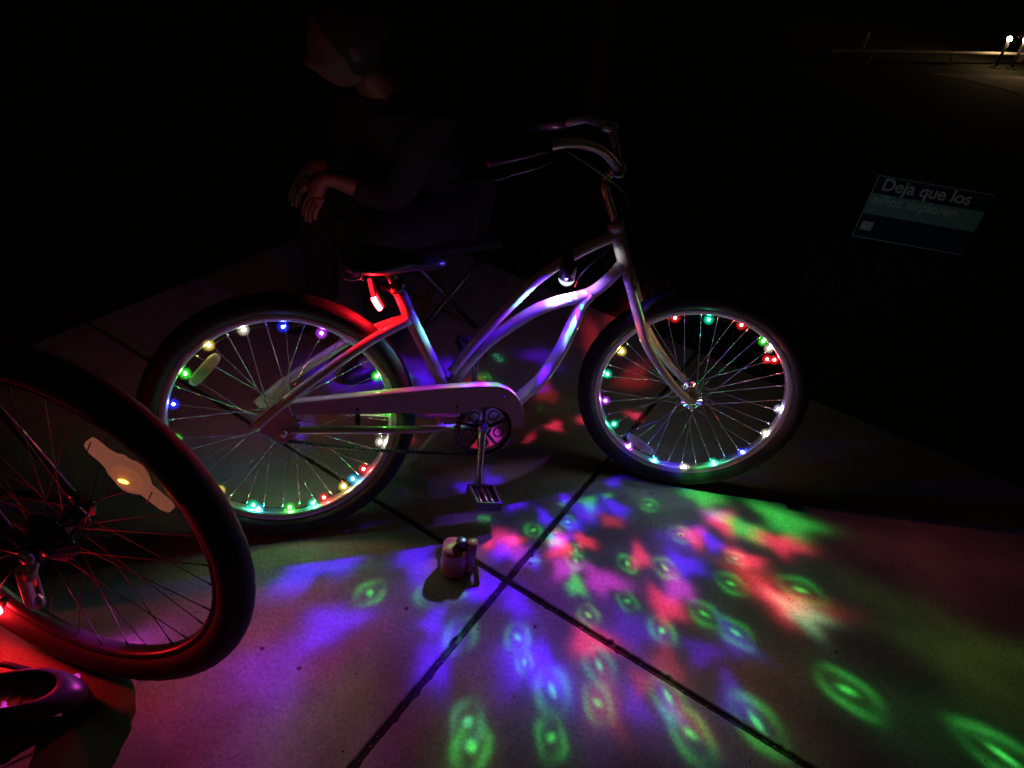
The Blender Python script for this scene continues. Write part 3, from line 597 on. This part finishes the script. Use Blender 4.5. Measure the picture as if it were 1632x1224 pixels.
# brake lever and cable loop
mb = MB(); mb.tube(spline([(.70, -.27, 1.055), (.68, -.295, 1.03), (.62, -.318, 1.01), (.575, -.335, .995)]), [.006, .006] + [.0042] * 17, 8); mb.build('brake_lever', MT['black'], hb)
mb = MB(); mb.tube(spline([(.715, -.262, 1.055), (.80, -.18, .99), (.865, -.08, .92), (.875, .0, .86), (.862, .015, .80), (.845, .018, .74), (.81, .016, .70), (.78, .01, .66), (.77, .019, .62)]), .0026, 8)
stg(mb.build('brake_cable', MT['black'], bk))
mb = MB(); mb.tube(spline([(.84, .03, .955), (.80, .05, .90), (.79, .03, .87), (.815, .01, .86), (.842, 0, .845)]), .0026, 8); stg(mb.build('cable_loop', MT['black'], bk))
mb = MB(); mb.lathe([(.001, 0), (.016, 0), (.024, .006), (.027, .013), (.024, .02), (.014, .026), (.001, .028)], c=(.805, .12, 1.02), n=20)
stg(mb.build('bell', MT['chrome'], bk))
# ------------------------------------------------------------------ ground
mb = MB(); S = 150
mb.add([(-S, -S, 0), (S, -S, 0), (S, S, 0), (-S, S, 0)], [(0, 1, 2, 3)], 0, False)
gr = struct(mb.build('ground', MT['lawn'])); gr.location.z = -.045
FAR = 1.45; SL = 1.83
mb = MB(); wob = random.Random(2)
for i in range(-2, 1):
    a0 = i * SL if i < 0 else 0; a1 = FAR if i == 0 else (i + 1) * SL
    for j in range(-4, 1):
        b0 = j * SL; b1 = b0 + SL
        g = .0068
        c = J0 + E1 * (a0 + a1) / 2 + E2 * (b0 + b1) / 2
        la, lb = (a1 - a0) / 2 - g, (b1 - b0) / 2 - g
        per = []
        for (x0, y0), (x1, y1) in (((-la, -lb), (la, -lb)), ((la, -lb), (la, lb)), ((la, lb), (-la, lb)), ((-la, lb), (-la, -lb))):
            K = int(abs(x1 - x0 + y1 - y0) / .012)
            for k in range(K):
                t = k / K; cut = abs(wob.gauss(0, .0008)) + (wob.uniform(.001, .005) if wob.random() < .06 else 0)
                x, y = x0 + (x1 - x0) * t, y0 + (y1 - y0) * t
                per.append((x, y, cut))
        N_ = len(per); vs = []
        for inset, z in ((0, -.06), (0, -.006), (.0022, -.0015), (.0055, 0)):
            for x, y, cut in per:
                q = (inset + cut) if z > -.05 else 0
                xx = max(-la + q, min(la - q, x)); yy_ = max(-lb + q, min(lb - q, y))
                w3_ = c + E1 * xx + E2 * yy_; vs.append((w3_.x, w3_.y, z))
        fs = [(r * N_ + k, r * N_ + (k + 1) % N_, (r + 1) * N_ + (k + 1) % N_, (r + 1) * N_ + k) for r in range(3) for k in range(N_)]
        mb.add(vs, fs + [tuple(range(3 * N_, 4 * N_))], 0, False)
pv = struct(mb.build('pavement', MT['concrete']))
mb = MB()
c = J0 + E1 * (FAR - 2 * SL) / 2 - E2 * SL * 1.5; M = Matrix((E1, E2, Vector((0, 0, 1)))).transposed()
mb.box((c.x, c.y, -.0265), (FAR + 2 * SL, 5 * SL, .033), M=M)
jo = struct(mb.build('joint_soil', MT['soil']))
rnd = random.Random(11); mb = MB()
for k in range(700):
    if rnd.random() < .5: q = J0 + E1 * rnd.uniform(-1.6, FAR) + E2 * rnd.gauss(0, .0028)
    else: q = J0 + E2 * rnd.uniform(-2.2, 1.7) + E1 * rnd.gauss(0, .0028)
    r = rnd.uniform(.001, .0026); mb.ball((q.x, q.y, -.006 + rnd.uniform(-.002, .004)), r, rnd.choice((0, 0, 1)), 5, 4, (rnd.uniform(.7, 1.4), 1, .7))
for k in range(260):
    q = J0 + E1 * rnd.uniform(-1.4, .9) + E2 * rnd.uniform(-1.3, 1.2); mb.ball((q.x, q.y, .001), rnd.uniform(.0006, .0022), rnd.choice((0, 1)), 5, 4)
gt = mb.build('grit', [MT['soil'], MT['pebble']]); gt['kind'] = 'stuff'; tag(gt, 'fine grit and crumbs of soil in the pavement joints', 'grit')
# lawn grass
rnd = random.Random(5); vs = []; fs = []
for k in range(30000):
    a = FAR + .02 + abs(rnd.gauss(0, 1.6)) if k < 18000 else FAR + rnd.uniform(0, 6); b = rnd.uniform(-5, 3.5)
    q = J0 + E1 * a + E2 * b; h = rnd.uniform(.03, .085); t = rnd.uniform(0, 6.28); w = .003; dx, dy = math.cos(t), math.sin(t)
    l = rnd.uniform(.1, .7) * h; o = len(vs)
    vs += [(q.x - dx * w, q.y - dy * w, -.045), (q.x + dx * w, q.y + dy * w, -.045), (q.x + dx * w * .7 - dy * l * .4, q.y + dy * w * .7 + dx * l * .4, -.045 + h * .6), (q.x - dx * w * .7 - dy * l * .4, q.y - dy * w * .7 + dx * l * .4, -.045 + h * .6), (q.x - dy * l, q.y + dx * l, -.045 + h)]
    fs += [(o, o + 1, o + 2, o + 3), (o + 3, o + 2, o + 4)]
gs = MB().add(vs, fs, 0, False).build('grass', MT['blade']); gs['kind'] = 'stuff'; tag(gs, 'short dark grass behind the pavement', 'grass')
# far path and kerb
mb = MB(); pp = [(5.0, 9.9), (5.6, 9.2), (5.9, 8.2), (6.2, 6.8), (14, 10), (22, 19), (12, 15.5), (7.9, 12.4), (6.2, 11.1)]
pp = [(4.75, 10.25), (5.35, 10.2), (5.75, 9.85), (5.8, 9.2), (5.75, 8.4), (5.7, 7.0), (11, 7.0), (14, 13), (9.6, 13.0), (7.4, 11.6), (5.9, 10.9)]
mb.add([(x, y, -.04) for x, y in pp] + [(x, y, -.06) for x, y in pp], [tuple(range(11)), tuple(range(11, 22))] + [(k, (k + 1) % 11, 11 + (k + 1) % 11, 11 + k) for k in range(11)], 0, False)
pt_ = struct(mb.build('path', MT['path']))
mb = MB(); mb.tube([(3.3, 9.75, .12), (3.98, 10.22, .12), (6.97, 12.23, .12), (14.0, 17.0, .12)], .024, 8)
for t in (0.0, .5, 1.6, 2.9): mb.tube([(3.98 + 2.99 * t, 10.22 + 2.01 * t, -.05), (3.98 + 2.99 * t, 10.22 + 2.01 * t, .13)], .02, 8)
tag(mb.build('rail', MT['signwhite']), 'long thin pale rail beyond the dark lawn, in front of the lit path', 'rail')
# garden lamps by the path
for i, (x, y, z, lab) in enumerate([(6.352, 11.647, .395, 'left one of the two small warm lamps by the far path'), (6.657, 11.79, .395, 'right one of the two small warm lamps by the far path')]):
    t = thing('garden_lamp', lab, 'lamp', (x, y, -.045), group='warm lamps by the far path')
    mb = MB(); mb.tube([(0, 0, 0), (0, 0, z - .04)], .02, 10); mb.lathe([(.001, 0), (.06, 0), (.06, .015), (.022, .02)], n=16); mb.build('post', MT['black'], t)
    mb = MB(); mb.ball((0, 0, z), .034, 0, 14, 10); mb.build('lamp_globe', glow('warm_lamp_globe', (1, .62, .3), 95), t)
    mb = MB(); mb.lathe([(.001, z + .075), (.03, z + .07), (.10, z + .045), (.095, z + .04), (.03, z + .062), (.001, z + .065)], n=20); mb.build('lamp_shade', MT['black'], t)
mb = MB(); mb.box((8.75, 12.97, .35), (3.2, .2, .9), M=Matrix.Rotation(.2, 3, 'Z'), bev=.01); mb.box((8.75, 12.97, .83), (3.3, .28, .07), M=Matrix.Rotation(.2, 3, 'Z'), bev=.01)
wl = mb.build('garden_wall', MT['wall']); tag(wl, 'pale low wall behind the small warm lamps', 'wall')
# marker post
mb = MB(); mb.tube([(0, 0, 0), (0, 0, .2)], .018, 8); mb.lathe([(.02, .12), (.026, .12), (.026, .23), (.001, .235)], n=10)
tag(mb.build('marker_post', MT['signwhite'], loc=(4.3, 11.45, -.045)), 'short white marker post beyond the pale rail', 'post')
# tree
tr = thing('tree', 'slim tree whose faint brown trunk rises behind the handlebars', 'tree', (.27, 5.72, -.045))
mb = MB(); mb.tube(spline([(0, 0, 0), (.02, .02, .8), (-.02, 0, 1.8), (.03, .03, 3.0), (0, .05, 4.0)]), [.085 - .0025 * i for i in range(25)], 12)
for k in range(9):
    a = k * 2.4; z = 2.3 + k * .2; mb.tube(spline([(0, 0, z), (.5 * math.cos(a), .5 * math.sin(a), z + .5), (1.1 * math.cos(a), 1.1 * math.sin(a), z + .8)], 4), [.035 - .0035 * i for i in range(9)], 8)
mb.build('trunk', MT['bark'], tr)
rnd = random.Random(9); vs = []; fs = []
cl = [(1.1 * math.cos(k * 2.4) * rnd.uniform(.5, 1.1), 1.1 * math.sin(k * 2.4) * rnd.uniform(.5, 1.1), 2.9 + k * .22) for k in range(12)]
for k in range(5000):
    c = rnd.choice(cl); q = Vector(c) + Vector((rnd.gauss(0, .3), rnd.gauss(0, .3), rnd.gauss(0, .22)))
    d = Vector((rnd.gauss(0, 1), rnd.gauss(0, 1), rnd.gauss(0, 1))).normalized() * .05; e = d.cross(Vector((rnd.gauss(0, 1), rnd.gauss(0, 1), 1))).normalized() * .022; o = len(vs)
    vs += [q - d, q + e, q + d, q - e]; fs.append((o, o + 1, o + 2, o + 3))
MB().add(vs, fs, 0, False).build('crown', MT['leaf'], tr)
# yard sign
sg = thing('yard_sign', 'dim teal yard sign with pale Spanish lettering standing on the dark lawn', 'sign', (1.74, 3.75, -.045), (0, 0, R_(-3.5)))
sw, sh, sb = .60, .35, .13
mb = MB(); mb.box((sw / 2, 0, sb + sh / 2), (sw, .01, sh), bev=.002); mb.build('board', MT['signteal'], sg)
mb = MB(); mb.box((sw / 2, -.0075, sb + .075), (sw - .01, .004, .13)); mb.box((sw / 2, -.0075, sb + sh - .05), (sw - .01, .004, .09)); mb.build('dark_band', MT['signdark'], sg)
mb = MB(); mb.box((.05, -.011, sb + .075), (.06, .003, .05)); mb.build('small_logo', MT['signwhite'], sg)
for x in (.12, .6):
    mb = MB(); mb.tube([(x, .008, -.01), (x, .008, sb + .2)], .004, 6); mb.build('leg', MT['steel'], sg)
def text(s, size, loc, parent, m_):
    cu_ = bpy.data.curves.new('t', 'FONT'); cu_.body = s; cu_.size = size; cu_.extrude = .0015; cu_.offset = .0015
    to = bpy.data.objects.new('t', cu_); COL.objects.link(to); bpy.context.view_layer.update()
    me = bpy.data.meshes.new_from_object(to.evaluated_get(bpy.context.evaluated_depsgraph_get())); bpy.data.objects.remove(to)
    me.materials.clear(); me.materials.append(m_); o = bpy.data.objects.new('lettering', me); COL.objects.link(o)
    o.parent = parent; o.location = loc; o.rotation_euler = (R_(90), 0, 0); return o
text('Deja que los', .092, (.035, -.0105, sb + sh - .072), sg, MT['signwhite']); text('niños exploren', .074, (.02, -.008, sb + sh - .15), sg, MT['signwhite'])
# bottle
bo = thing('water_bottle', 'small pale blue bottle with reddish cap standing on the lawn behind the saddle', 'bottle', (-.70, 3.27, -.03))
mb = MB(); mb.lathe([(.001, 0), (.033, 0), (.036, .01), (.036, .15), (.03, .175), (.013, .195), (.013, .205)], n=20); mb.build('bottle_body', MT['bottle'], bo)
mb = MB(); mb.lathe([(.016, .2), (.018, .2), (.018, .232), (.001, .235)], n=16); mb.build('bottle_cap', mat('reddish_cap', (.4, .15, .1), .4), bo)
# amber jar
cp = thing('amber_jar', 'small reddish-brown jar with a dark cap standing on the crack beside the bicycle pedal', 'jar', (-.070, 1.168, .001), (0, 0, R_(8)))
cp.scale = (1.2, 1.2, 1.2)
def body(cx, cy, r, h, sh, sx_=1.0):
    prof = [(.0005, 0), (r * .9, 0), (r, .005), (r * 1.01, h * .5), (r, h - sh), (r * .9, h - sh * .3), (r * .62, h), (.0005, h + .001)]
    n = 36; vs = []; fs = []
    for q, z in prof:
        for k in range(n):
            a = 2 * math.pi * k / n; c, s_ = math.cos(a), math.sin(a)
            vs.append((cx + math.copysign(abs(c) ** .75, c) * q * sx_, cy + math.copysign(abs(s_) ** .75, s_) * q, z))
    for i in range(len(prof) - 1):
        for k in range(n): fs.append((i * n + k, i * n + (k + 1) % n, (i + 1) * n + (k + 1) % n, (i + 1) * n + k))
    return vs, fs
jb = MB().add(*body(-.009, 0, .028, .082, .012, 1.0)).build('jar_body', MT['amberpl'], cp)
MB().add(*body(.026, .002, .0125, .096, .008)).build('side_tube', MT['amberpl'], cp)
mb = MB(); mb.lathe([(.0005, .0), (.012, 0), (.012, .016), (.010, .018), (.0005, .018)], c=(.004, 0, .083), n=20); mb.build('jar_cap', MT['steel'], cp)

# ------------------------------------------------------------------ clog in the foreground
cg = thing('clog', 'black slip-on clog shoe lying on the pavement at the lower left corner', 'shoe', (-.893, .655, .001), (0, 0, R_(12)))
def superring(L, Wd, z, sh=0, n=36, taper=.2, inner=0):
    out = []
    for k in range(n):
        a = 2 * math.pi * k / n; c, s = math.cos(a), math.sin(a); wid = Wd * (1 + taper * c) * (1 - .1 * math.cos(2 * a))
        out.append((sh + L * c, wid * s * .95, z))
    return out
n = 36
rings = [superring(.135, .046, 0), superring(.14, .05, .006), superring(.14, .05, .022), superring(.139, .051, .03)]
def upper(k, t):
    a = 2 * math.pi * k / n; c, s = math.cos(a), math.sin(a)
    front = max(0, min(1, (c + .25) / .7)); hgt = .03 + (.045 + .012 * front) * math.sin(t * math.pi / 2)
    inn = t ** 2 * (.28 + .14 * front)
    L = .139 * (1 - inn * (.9 if c > 0 else .12)); wid = .051 * (1 + .2 * c) * (1 - inn * .6)
    return (L * c + (0), wid * s * .95, hgt if c > -.55 else .03 + (hgt - .03) * .75)
for t in (.25, .5, .75, 1): rings.append([upper(k, t) for k in range(n)])
rings.append([(x * .97, y * .94, z - .004) for x, y, z in rings[-1]])
rings.append([(x * .93, y * .86, .032) for x, y, z in rings[3]])
vs = [v for r in rings for v in r]; fs = [tuple(range(n))]
for i in range(len(rings) - 1):
    for k in range(n): fs.append((i * n + k, i * n + (k + 1) % n, (i + 1) * n + (k + 1) % n, (i + 1) * n + k))
MB().add(vs, fs).build('shoe_body', MT['black'], cg)
mb = MB(); mb.prism([(-.12, -.035), (.1, -.045), (.11, .045), (-.12, .035)], .0, .004, M=Matrix(((1, 0, 0), (0, 0, 1), (0, 1, 0)))); 
for k in range(9): mb.box((-.1 + k * .022, 0, .005), (.009, .07, .003), bev=.001)
ins = mb.build('insole', mat('grey_insole', (.3, .28, .3), .35, coat=.3), cg); ins.location.z = .046
mb = MB(); mb.tube(spline([(.01, -.052, .055), (-.07, -.062, .075), (-.15, -.03, .08), (-.165, 0, .08), (-.15, .03, .08), (-.07, .062, .075), (.01, .052, .055)]), .007, 8, flat=.5); mb.build('heel_strap', MT['black'], cg)

# ------------------------------------------------------------------ second bicycle, its wheel fills the lower left
WV = (-.809, .776, -3.308, -.097, .399)
FM = Matrix.Translation((WV[0], WV[1], 0)) @ Matrix.Rotation(WV[2], 4, 'Z') @ Matrix.Rotation(-WV[3], 4, 'X')
b2 = thing('foreground_bicycle', 'dark bicycle in the near left corner with an amber light in its spokes', 'bicycle')
b2.matrix_world = FM; RF = .399
w2 = wheel_empty('wheel', b2, Matrix.Translation((0, 0, RF)))
make_tyre(w2, RF, .034); make_rim(w2, .338, .322, .016, 'steel'); make_spokes(w2, .322, .026, .03, 32, 'blackspoke', .0011)
make_hub(w2, .055, .016, 'steel')
# body: local +x runs to the left of the picture; +y is the side towards the camera
mb = MB()
for s in (-1, 1):
    mb.tube(spline([(0.01, s * .066, RF + .0), (.16, s * .062, RF - .02), (.36, s * .035, RF - .06), (.46, s * .02, RF - .075)]), .010, 12)
    mb.tube(spline([(0.02, s * .066, RF + .01), (.14, s * .055, RF + .2), (.27, s * .025, RF + .42), (.305, s * .01, RF + .47)]), .009, 12)
    mb.prism([(-.018, RF + .012), (-.016, RF - .014), (.02, RF - .03), (.05, RF - .012), (.045, RF + .045), (.02, RF + .03)], s * .066 - .003, s * .066 + .003)
mb.tube([(.46, 0, RF - .075), (.29, 0, RF + .50)], .017, 16); mb.tube([(.46, 0, RF - .075), (1.02, 0, RF + .32)], .02, 16); mb.tube([(.31, 0, RF + .42), (.98, 0, RF + .47)], .017, 16)
mb.tube([(1.03, 0, RF + .30), (.97, 0, RF + .50)], .02, 16); mb.lathe([(.02, -.036), (.022, -.036), (.022, .036), (.02, .036)], c=(.46, 0, RF - .075), ax='y', n=20)
mb.build('frame', mat('black_frame_paint', (.03, .03, .035), .25, coat=.5), b2)
mb = MB()
for s in (-1, 1): mb.tube(spline([(1.035, s * .05, RF + .26), (1.09, s * .055, RF + .1), (1.13, s * .055, RF)]), .013, 12)
mb.tube([(1.035, -.05, RF + .26), (1.035, .05, RF + .26)], .015, 12); mb.build('fork', MT['black'], b2)
w3 = wheel_empty('wheel', b2, Matrix.Translation((1.13, 0, RF)))
make_tyre(w3, RF, .034); make_rim(w3, .338, .322, .016, 'steel'); make_spokes(w3, .322, .026, .03, 16, 'blackspoke', .0011); make_hub(w3, .05, .016, 'steel')
mb = MB(); mb.tube([(.97, 0, RF + .50), (.94, 0, RF + .6), (.99, 0, RF + .63)], .014, 12); mb.tube(spline([(.94, -.34, RF + .66), (.98, -.15, RF + .64), (.99, 0, RF + .63), (.98, .15, RF + .64), (.94, .34, RF + .66)]), .012, 12); mb.build('handlebar', MT['black'], b2)
mb = MB(); mb.tube([(.29, 0, RF + .49), (.25, 0, RF + .62)], .013, 12); mb.build('seatpost', MT['steel'], b2)
mb = MB(); mb.ball((.25, 0, RF + .64), .05, 0, 20, 10, (2.6, 1.3, .5)); mb.ball((.37, 0, RF + .64), .03, 0, 16, 8, (2.4, .9, .6)); mb.build('saddle', MT['vinyl'], b2)
# gear cluster and changer, camera side
mb = MB()
for i in range(7):
    r = .054 - .005 * i; mb.lathe([(.014, .026 + .004 * i), (r, .026 + .004 * i), (r, .028 + .004 * i), (.014, .028 + .004 * i)], c=(0, 0, RF), ax='y', n=22)
    for k in range(16):
        a = 2 * math.pi * k / 16; mb.box((r * math.cos(a), .027 + .004 * i, RF + r * math.sin(a)), (.006, .002, .006))
mb.build('gear_cluster', MT['steel'], b2)
mb = MB(); mb.tube([(.0, .07, RF - .02), (.012, .078, RF - .06)], .011, 10); mb.box((.03, .074, RF - .10), (.022, .014, .095), M=None, bev=.004); mb.box((.03, .055, RF - .10), (.022, .006, .095), bev=.003)
for z in (-.065, -.14): mb.lathe([(.004, .058), (.02, .06), (.02, .07), (.004, .072)], c=(.03, 0, RF + z), ax='y', n=11)
mb.build('gear_changer', MT['alloy'], b2)
mb = MB(); mb.lathe([(.0005, .072), (.014, .074), (.017, .082), (.009, .088), (.0005, .089)], c=(0, 0, RF), ax='y', n=16); mb.build('axle_cap', MT['alloy'], b2)
mb = MB(); CH = (.46, .05, RF - .075); mb.lathe([(.07, -.0015), (.088, -.0015), (.088, .0015), (.07, .0015), (.07, -.0015)], c=CH, ax='y', n=40)
for k in range(5): a = k * 1.2566; mb.tube([CH, (CH[0] + .075 * math.cos(a), CH[1], CH[2] + .075 * math.sin(a))], .007, 8)
mb.build('chainring', MT['steel'], b2)
for s, a in ((1, -2.3), (-1, .84)):
    e = Vector((.46 + .17 * math.cos(a), s * .08, RF - .075 + .17 * math.sin(a))); mb = MB(); mb.tube([(.46, s * .065, RF - .075), e], [.013, .009], 10); mb.build('crank', MT['steel'], b2)
    mb = MB(); mb.box(e + Vector((0, s * .06, 0)), (.09, .1, .022), bev=.006); mb.build('pedal', MT['black'], b2)
# clear plastic spoke light glowing amber
p0 = Vector((-.135, .030, .672)); p1 = Vector((-.278, .030, .574)); d = p1 - p0; L = d.length; d.normalize(); ny = Vector((0, 1, 0)); sx = d.cross(ny); M3 = Matrix((d, sx, ny)).transposed(); cc = (p0 + p1) / 2
top_ = [(-.5, .0), (-.49, .055), (-.44, .075), (-.30, .078), (-.22, .10), (-.17, .15), (-.10, .155), (-.04, .19), (.03, .2), (.10, .17), (.16, .12), (.2, .07), (.30, .068), (.45, .06), (.495, .035), (.5, 0)]
pl = [(x * L, y * L) for x, y in top_] + [(x * L, -y * L) for x, y in top_[1:-1][::-1]]
mb = MB(); n = len(pl); vs = [cc + M3 @ Vector((x * s_, y * s_, z)) for z, s_ in ((-.004, 1), (.005, 1), (.008, .93)) for x, y in pl]
fs = [tuple(range(n))[::-1], tuple(range(2 * n, 3 * n))] + [(q * n + k, q * n + (k + 1) % n, (q + 1) * n + (k + 1) % n, (q + 1) * n + k) for q in range(2) for k in range(n)]
mb.add(vs, fs, 0, False); mb.ball(cc + Vector((0, .008, 0)), .024, 0, 20, 8, (1.25, .35, 1.0))
sl = mb.build('spoke_light', MT['amberglow'], b2)
mb = MB()
for t in (-.44, .27): q = cc + M3 @ Vector((t * L, 0, .010)); mb.tube([q - sx * .016 - d * .002, q + sx * .016 + d * .003], .0011, 6)
mb.build('light_tie', MT['black'], sl)
mb = MB(); q = cc + M3 @ Vector((-.0, 0, .017)); mb.ball(q, .0042, 0, 8, 6, (2.4, .6, .8)); mb.build('lit_core', glow('amber_core', (1, .5, .05), 9), sl)
# red light clipped near the rim
rl = MB(); RP = Vector((.190, .030, .128)); rl.tube([RP + Vector((0, -.0, 0)), RP + Vector((0, .018, 0)), RP + Vector((0, .024, 0))], [.017, .016, .008], 16); o_ = rl.build('spoke_light', glow('red_blinker', (1, .012, .02), REDS), b2)
mb = MB(); mb.tube([RP + Vector((-.0, -.02, 0)), RP + Vector((0, -.001, 0))], .011, 16); mb.build('light_bracket', MT['black'], o_)

# ------------------------------------------------------------------ person sitting in the dark
def skin_mesh(name, verts, edges, radii, material, parent=None, sub=2):
    me = bpy.data.meshes.new(name); me.from_pydata([tuple(v) for v in verts], edges, [])
    ob = bpy.data.objects.new(name, me); COL.objects.link(ob)
    md = ob.modifiers.new('s', 'SKIN'); md.use_smooth_shade = True
    for i, r in enumerate(radii):
        sv = me.skin_vertices[0].data[i]; rr = r if isinstance(r, tuple) else (r, r); sv.radius = rr; sv.use_root = (i == 0)
    ss = ob.modifiers.new('u', 'SUBSURF'); ss.levels = sub; ss.render_levels = sub
    bpy.context.view_layer.update()
    m2 = bpy.data.meshes.new_from_object(ob.evaluated_get(bpy.context.evaluated_depsgraph_get()))
    bpy.data.objects.remove(ob); m2.materials.clear(); m2.materials.append(material); m2.name = name
    for p_ in m2.polygons: p_.use_smooth = True
    o = bpy.data.objects.new(name, m2); COL.objects.link(o)
    if parent: o.parent = parent
    return o
# joints in world space
HIP = Vector((-.38, 2.42, .50)); CH1 = Vector((-.45, 2.28, .74)); NK = Vector((-.535, 2.13, .93)); HD = Vector((-.60, 2.04, 1.055))
side = Vector((.78, -.62, 0)).normalized()      # the person's own right-to-left axis
def pj(a, s, f=0, z=0): return a + side * s + Vector((-.62, -.78, 0)).normalized() * f + Vector((0, 0, z))
verts = []; radii = []; edges = []
def V(p, r, par=None):
    verts.append(Vector(p)); radii.append(r)
    if par is not None: edges.append((par, len(verts) - 1))
    return len(verts) - 1
h = V(HIP, .105); w_ = V(HIP.lerp(CH1, .5), .095, h); c_ = V(CH1, (.11, .09), w_); t_ = V(CH1.lerp(NK, .6), (.08, .065), c_); nk = V(NK, .055, t_); hd0 = V(NK.lerp(HD, .55), .052, nk)
arms = {}
for s, hand in ((1, Vector((-.720, 2.03, .615))), (-1, Vector((-.84, 2.24, .56)))):
    sh = V(pj(CH1.lerp(NK, .55), s * .17), .06, t_)
    shp = verts[sh]; el = shp.lerp(hand, .48) + Vector((.04, .05, -.13)) + side * s * .05
    e = V(el, .040, sh); wr_p = hand + Vector((.045, .015, .045)); wr = V(wr_p, (.028, .022), e)
    dn = Vector((-.35, -.25, -1)).normalized(); ac = side.copy()
    pm = V(wr_p + dn * .045, (.034, .016), wr); arms[s] = (el, wr_p)
    for k, (off, ln) in enumerate(((-.030, .062), (-.010, .072), (.011, .068), (.030, .052))):
        b0 = V(wr_p + dn * .085 + ac * off, .0098, pm); b1 = V(verts[b0] + (dn + Vector((-.12, -.1, 0))) * ln * .5, .0085, b0); V(verts[b1] + (dn + Vector((.25, .2, 0))).normalized() * ln * .5, .0072, b1)
    t0 = V(wr_p + dn * .035 - ac * s * .036 + Vector((-.01, -.01, 0)), .011, pm); V(verts[t0] + (dn - ac * s * .5).normalized() * .045, .009, t0)
for s in (1, -1):
    hp = V(pj(HIP, s * .1, .02, -.02), .095, h); kn = V(pj(HIP, s * .17, .40, .02), .062, hp); an = V(pj(HIP, s * .19, .36, -.42), .04, kn)
    V(pj(HIP, s * .2, .50, -.46), .032, an)
ps = thing('person', 'person in dark clothes sitting behind the bicycle with one hand hanging down', 'person', (HIP.x, HIP.y, -.045))
bd = skin_mesh('body', verts, edges, radii, MT['skin'])
# head with face, joined into the body mesh
bm = bmesh.new(); bm.from_mesh(bd.data)
fd = Vector((-.80, -.52, -.28)).normalized(); rt_ = fd.cross(Vector((0, 0, 1))).normalized(); upv = rt_.cross(fd)
HM = Matrix((rt_, fd, upv)).transposed()
hb_ = MB(); hb_.ball((0, 0, 0), .1, 0, 40, 30)
vs2 = []
for v in hb_.v:
    v = Vector(v); x, y, z = v.x * .78, v.y * .98, v.z * 1.16
    if z < -.02: x *= 1 - .35 * min(1, (-z - .02) / .1); y = y * (1 - .12 * min(1, (-z - .02) / .1)) + (.012 if y > 0 else 0)
    if y > .05:
        nose = math.exp(-((x / .012) ** 2)) * math.exp(-(((z + .018) / .022) ** 2)) * .022
        eye = (math.exp(-(((abs(x) - .031) / .014) ** 2)) * math.exp(-(((z - .008) / .011) ** 2))) * .010
        brow = math.exp(-(((z - .03) / .01) ** 2)) * .004; mouth = math.exp(-((x / .024) ** 2)) * (math.exp(-(((z + .055) / .006) ** 2)) * -.004 + math.exp(-(((z + .064) / .006) ** 2)) * .004 + math.exp(-(((z + .046) / .006) ** 2)) * .004)
        y += nose - eye + brow + mouth
    vs2.append(HM @ Vector((x, y, z)) + HD)
for s in (-1, 1):
    pass
o0 = [bm.verts.new(v) for v in vs2]
for f in hb_.f:
    ff = []
    for i in f:
        if o0[i] not in ff: ff.append(o0[i])
    try:
        q = bm.faces.new(ff); q.smooth = True
    except Exception: pass
eb = MB()
for s in (-1, 1): eb.ball(HM @ Vector((s * .08, -.005, -.005)) + HD, .026, 0, 12, 10, (.35, .7, 1.1), M=HM)
o1 = [bm.verts.new(v) for v in eb.v]
for f in eb.f:
    q = bm.faces.new([o1[i] for i in f]); q.smooth = True
bmesh.ops.remove_doubles(bm, verts=bm.verts, dist=1e-5); bmesh.ops.recalc_face_normals(bm, faces=bm.faces)
bm.to_mesh(bd.data); bm.free()
inv = Matrix.Translation(-Vector(ps.location))
def par(o): o.parent = ps; o.matrix_parent_inverse = inv; return o
par(bd)
# clothes follow the body
v2, r2, e2 = [], [], []
def V2(p, r, pr=None):
    v2.append(Vector(p)); r2.append(r)
    if pr is not None: e2.append((pr, len(v2) - 1))
    return len(v2) - 1
a = V2(HIP + Vector((0, 0, .02)), .15); b = V2(HIP.lerp(CH1, .5), .148, a); c = V2(CH1, (.172, .142), b); d2 = V2(CH1.lerp(NK, .6), (.15, .125), c); V2(NK.lerp(HD, .12), .068, V2(CH1.lerp(NK, .9), .088, d2))
for s in (1, -1):
    el, wr_p = arms[s]; q = V2(pj(CH1.lerp(NK, .55), s * .17), .088, d2); q = V2(el, .058, q); V2(el.lerp(wr_p, .62), .045, q)
par(skin_mesh('jacket', v2, e2, r2, MT['cloth']))
v2, r2, e2 = [], [], []
a = V2(HIP, .15)
for s in (1, -1):
    q = V2(pj(HIP, s * .1, .02, -.02), .11, a); q = V2(pj(HIP, s * .17, .40, .02), .078, q); V2(pj(HIP, s * .19, .37, -.43), .062, q)
par(skin_mesh('trousers', v2, e2, r2, MT['denim']))
for s in (1, -1):
    mb = MB(); mb.ball(pj(HIP, s * .195, .44, -.475), .05, 0, 16, 10, (1, 2.4, .9), M=Matrix.Rotation(math.atan2(.62, .78) * -1 + R_(0), 3, 'Z')); par(mb.build('shoe', MT['black']))
mb = MB(); mb.ball(HD + HM @ Vector((0, -.022, .02)), .108, 0, 28, 20, (.84, .98, 1.08), M=HM); par(mb.build('hair', MT['hair']))
st = thing('camp_stool', 'dark folding stool under the seated person', 'stool', (HIP.x, HIP.y, -.045), (0, 0, .6))
mb = MB(); mb.box((0, 0, .405), (.4, .36, .025), bev=.01); mb.build('seat', MT['cloth'], st)
for sx_ in (-1, 1):
    for sy_ in (-1, 1):
        mb = MB(); mb.tube([(sx_ * .17, sy_ * .16, .40), (-sx_ * .17, sy_ * .16, 0)], .011, 8); mb.build('leg', MT['steel'], st)
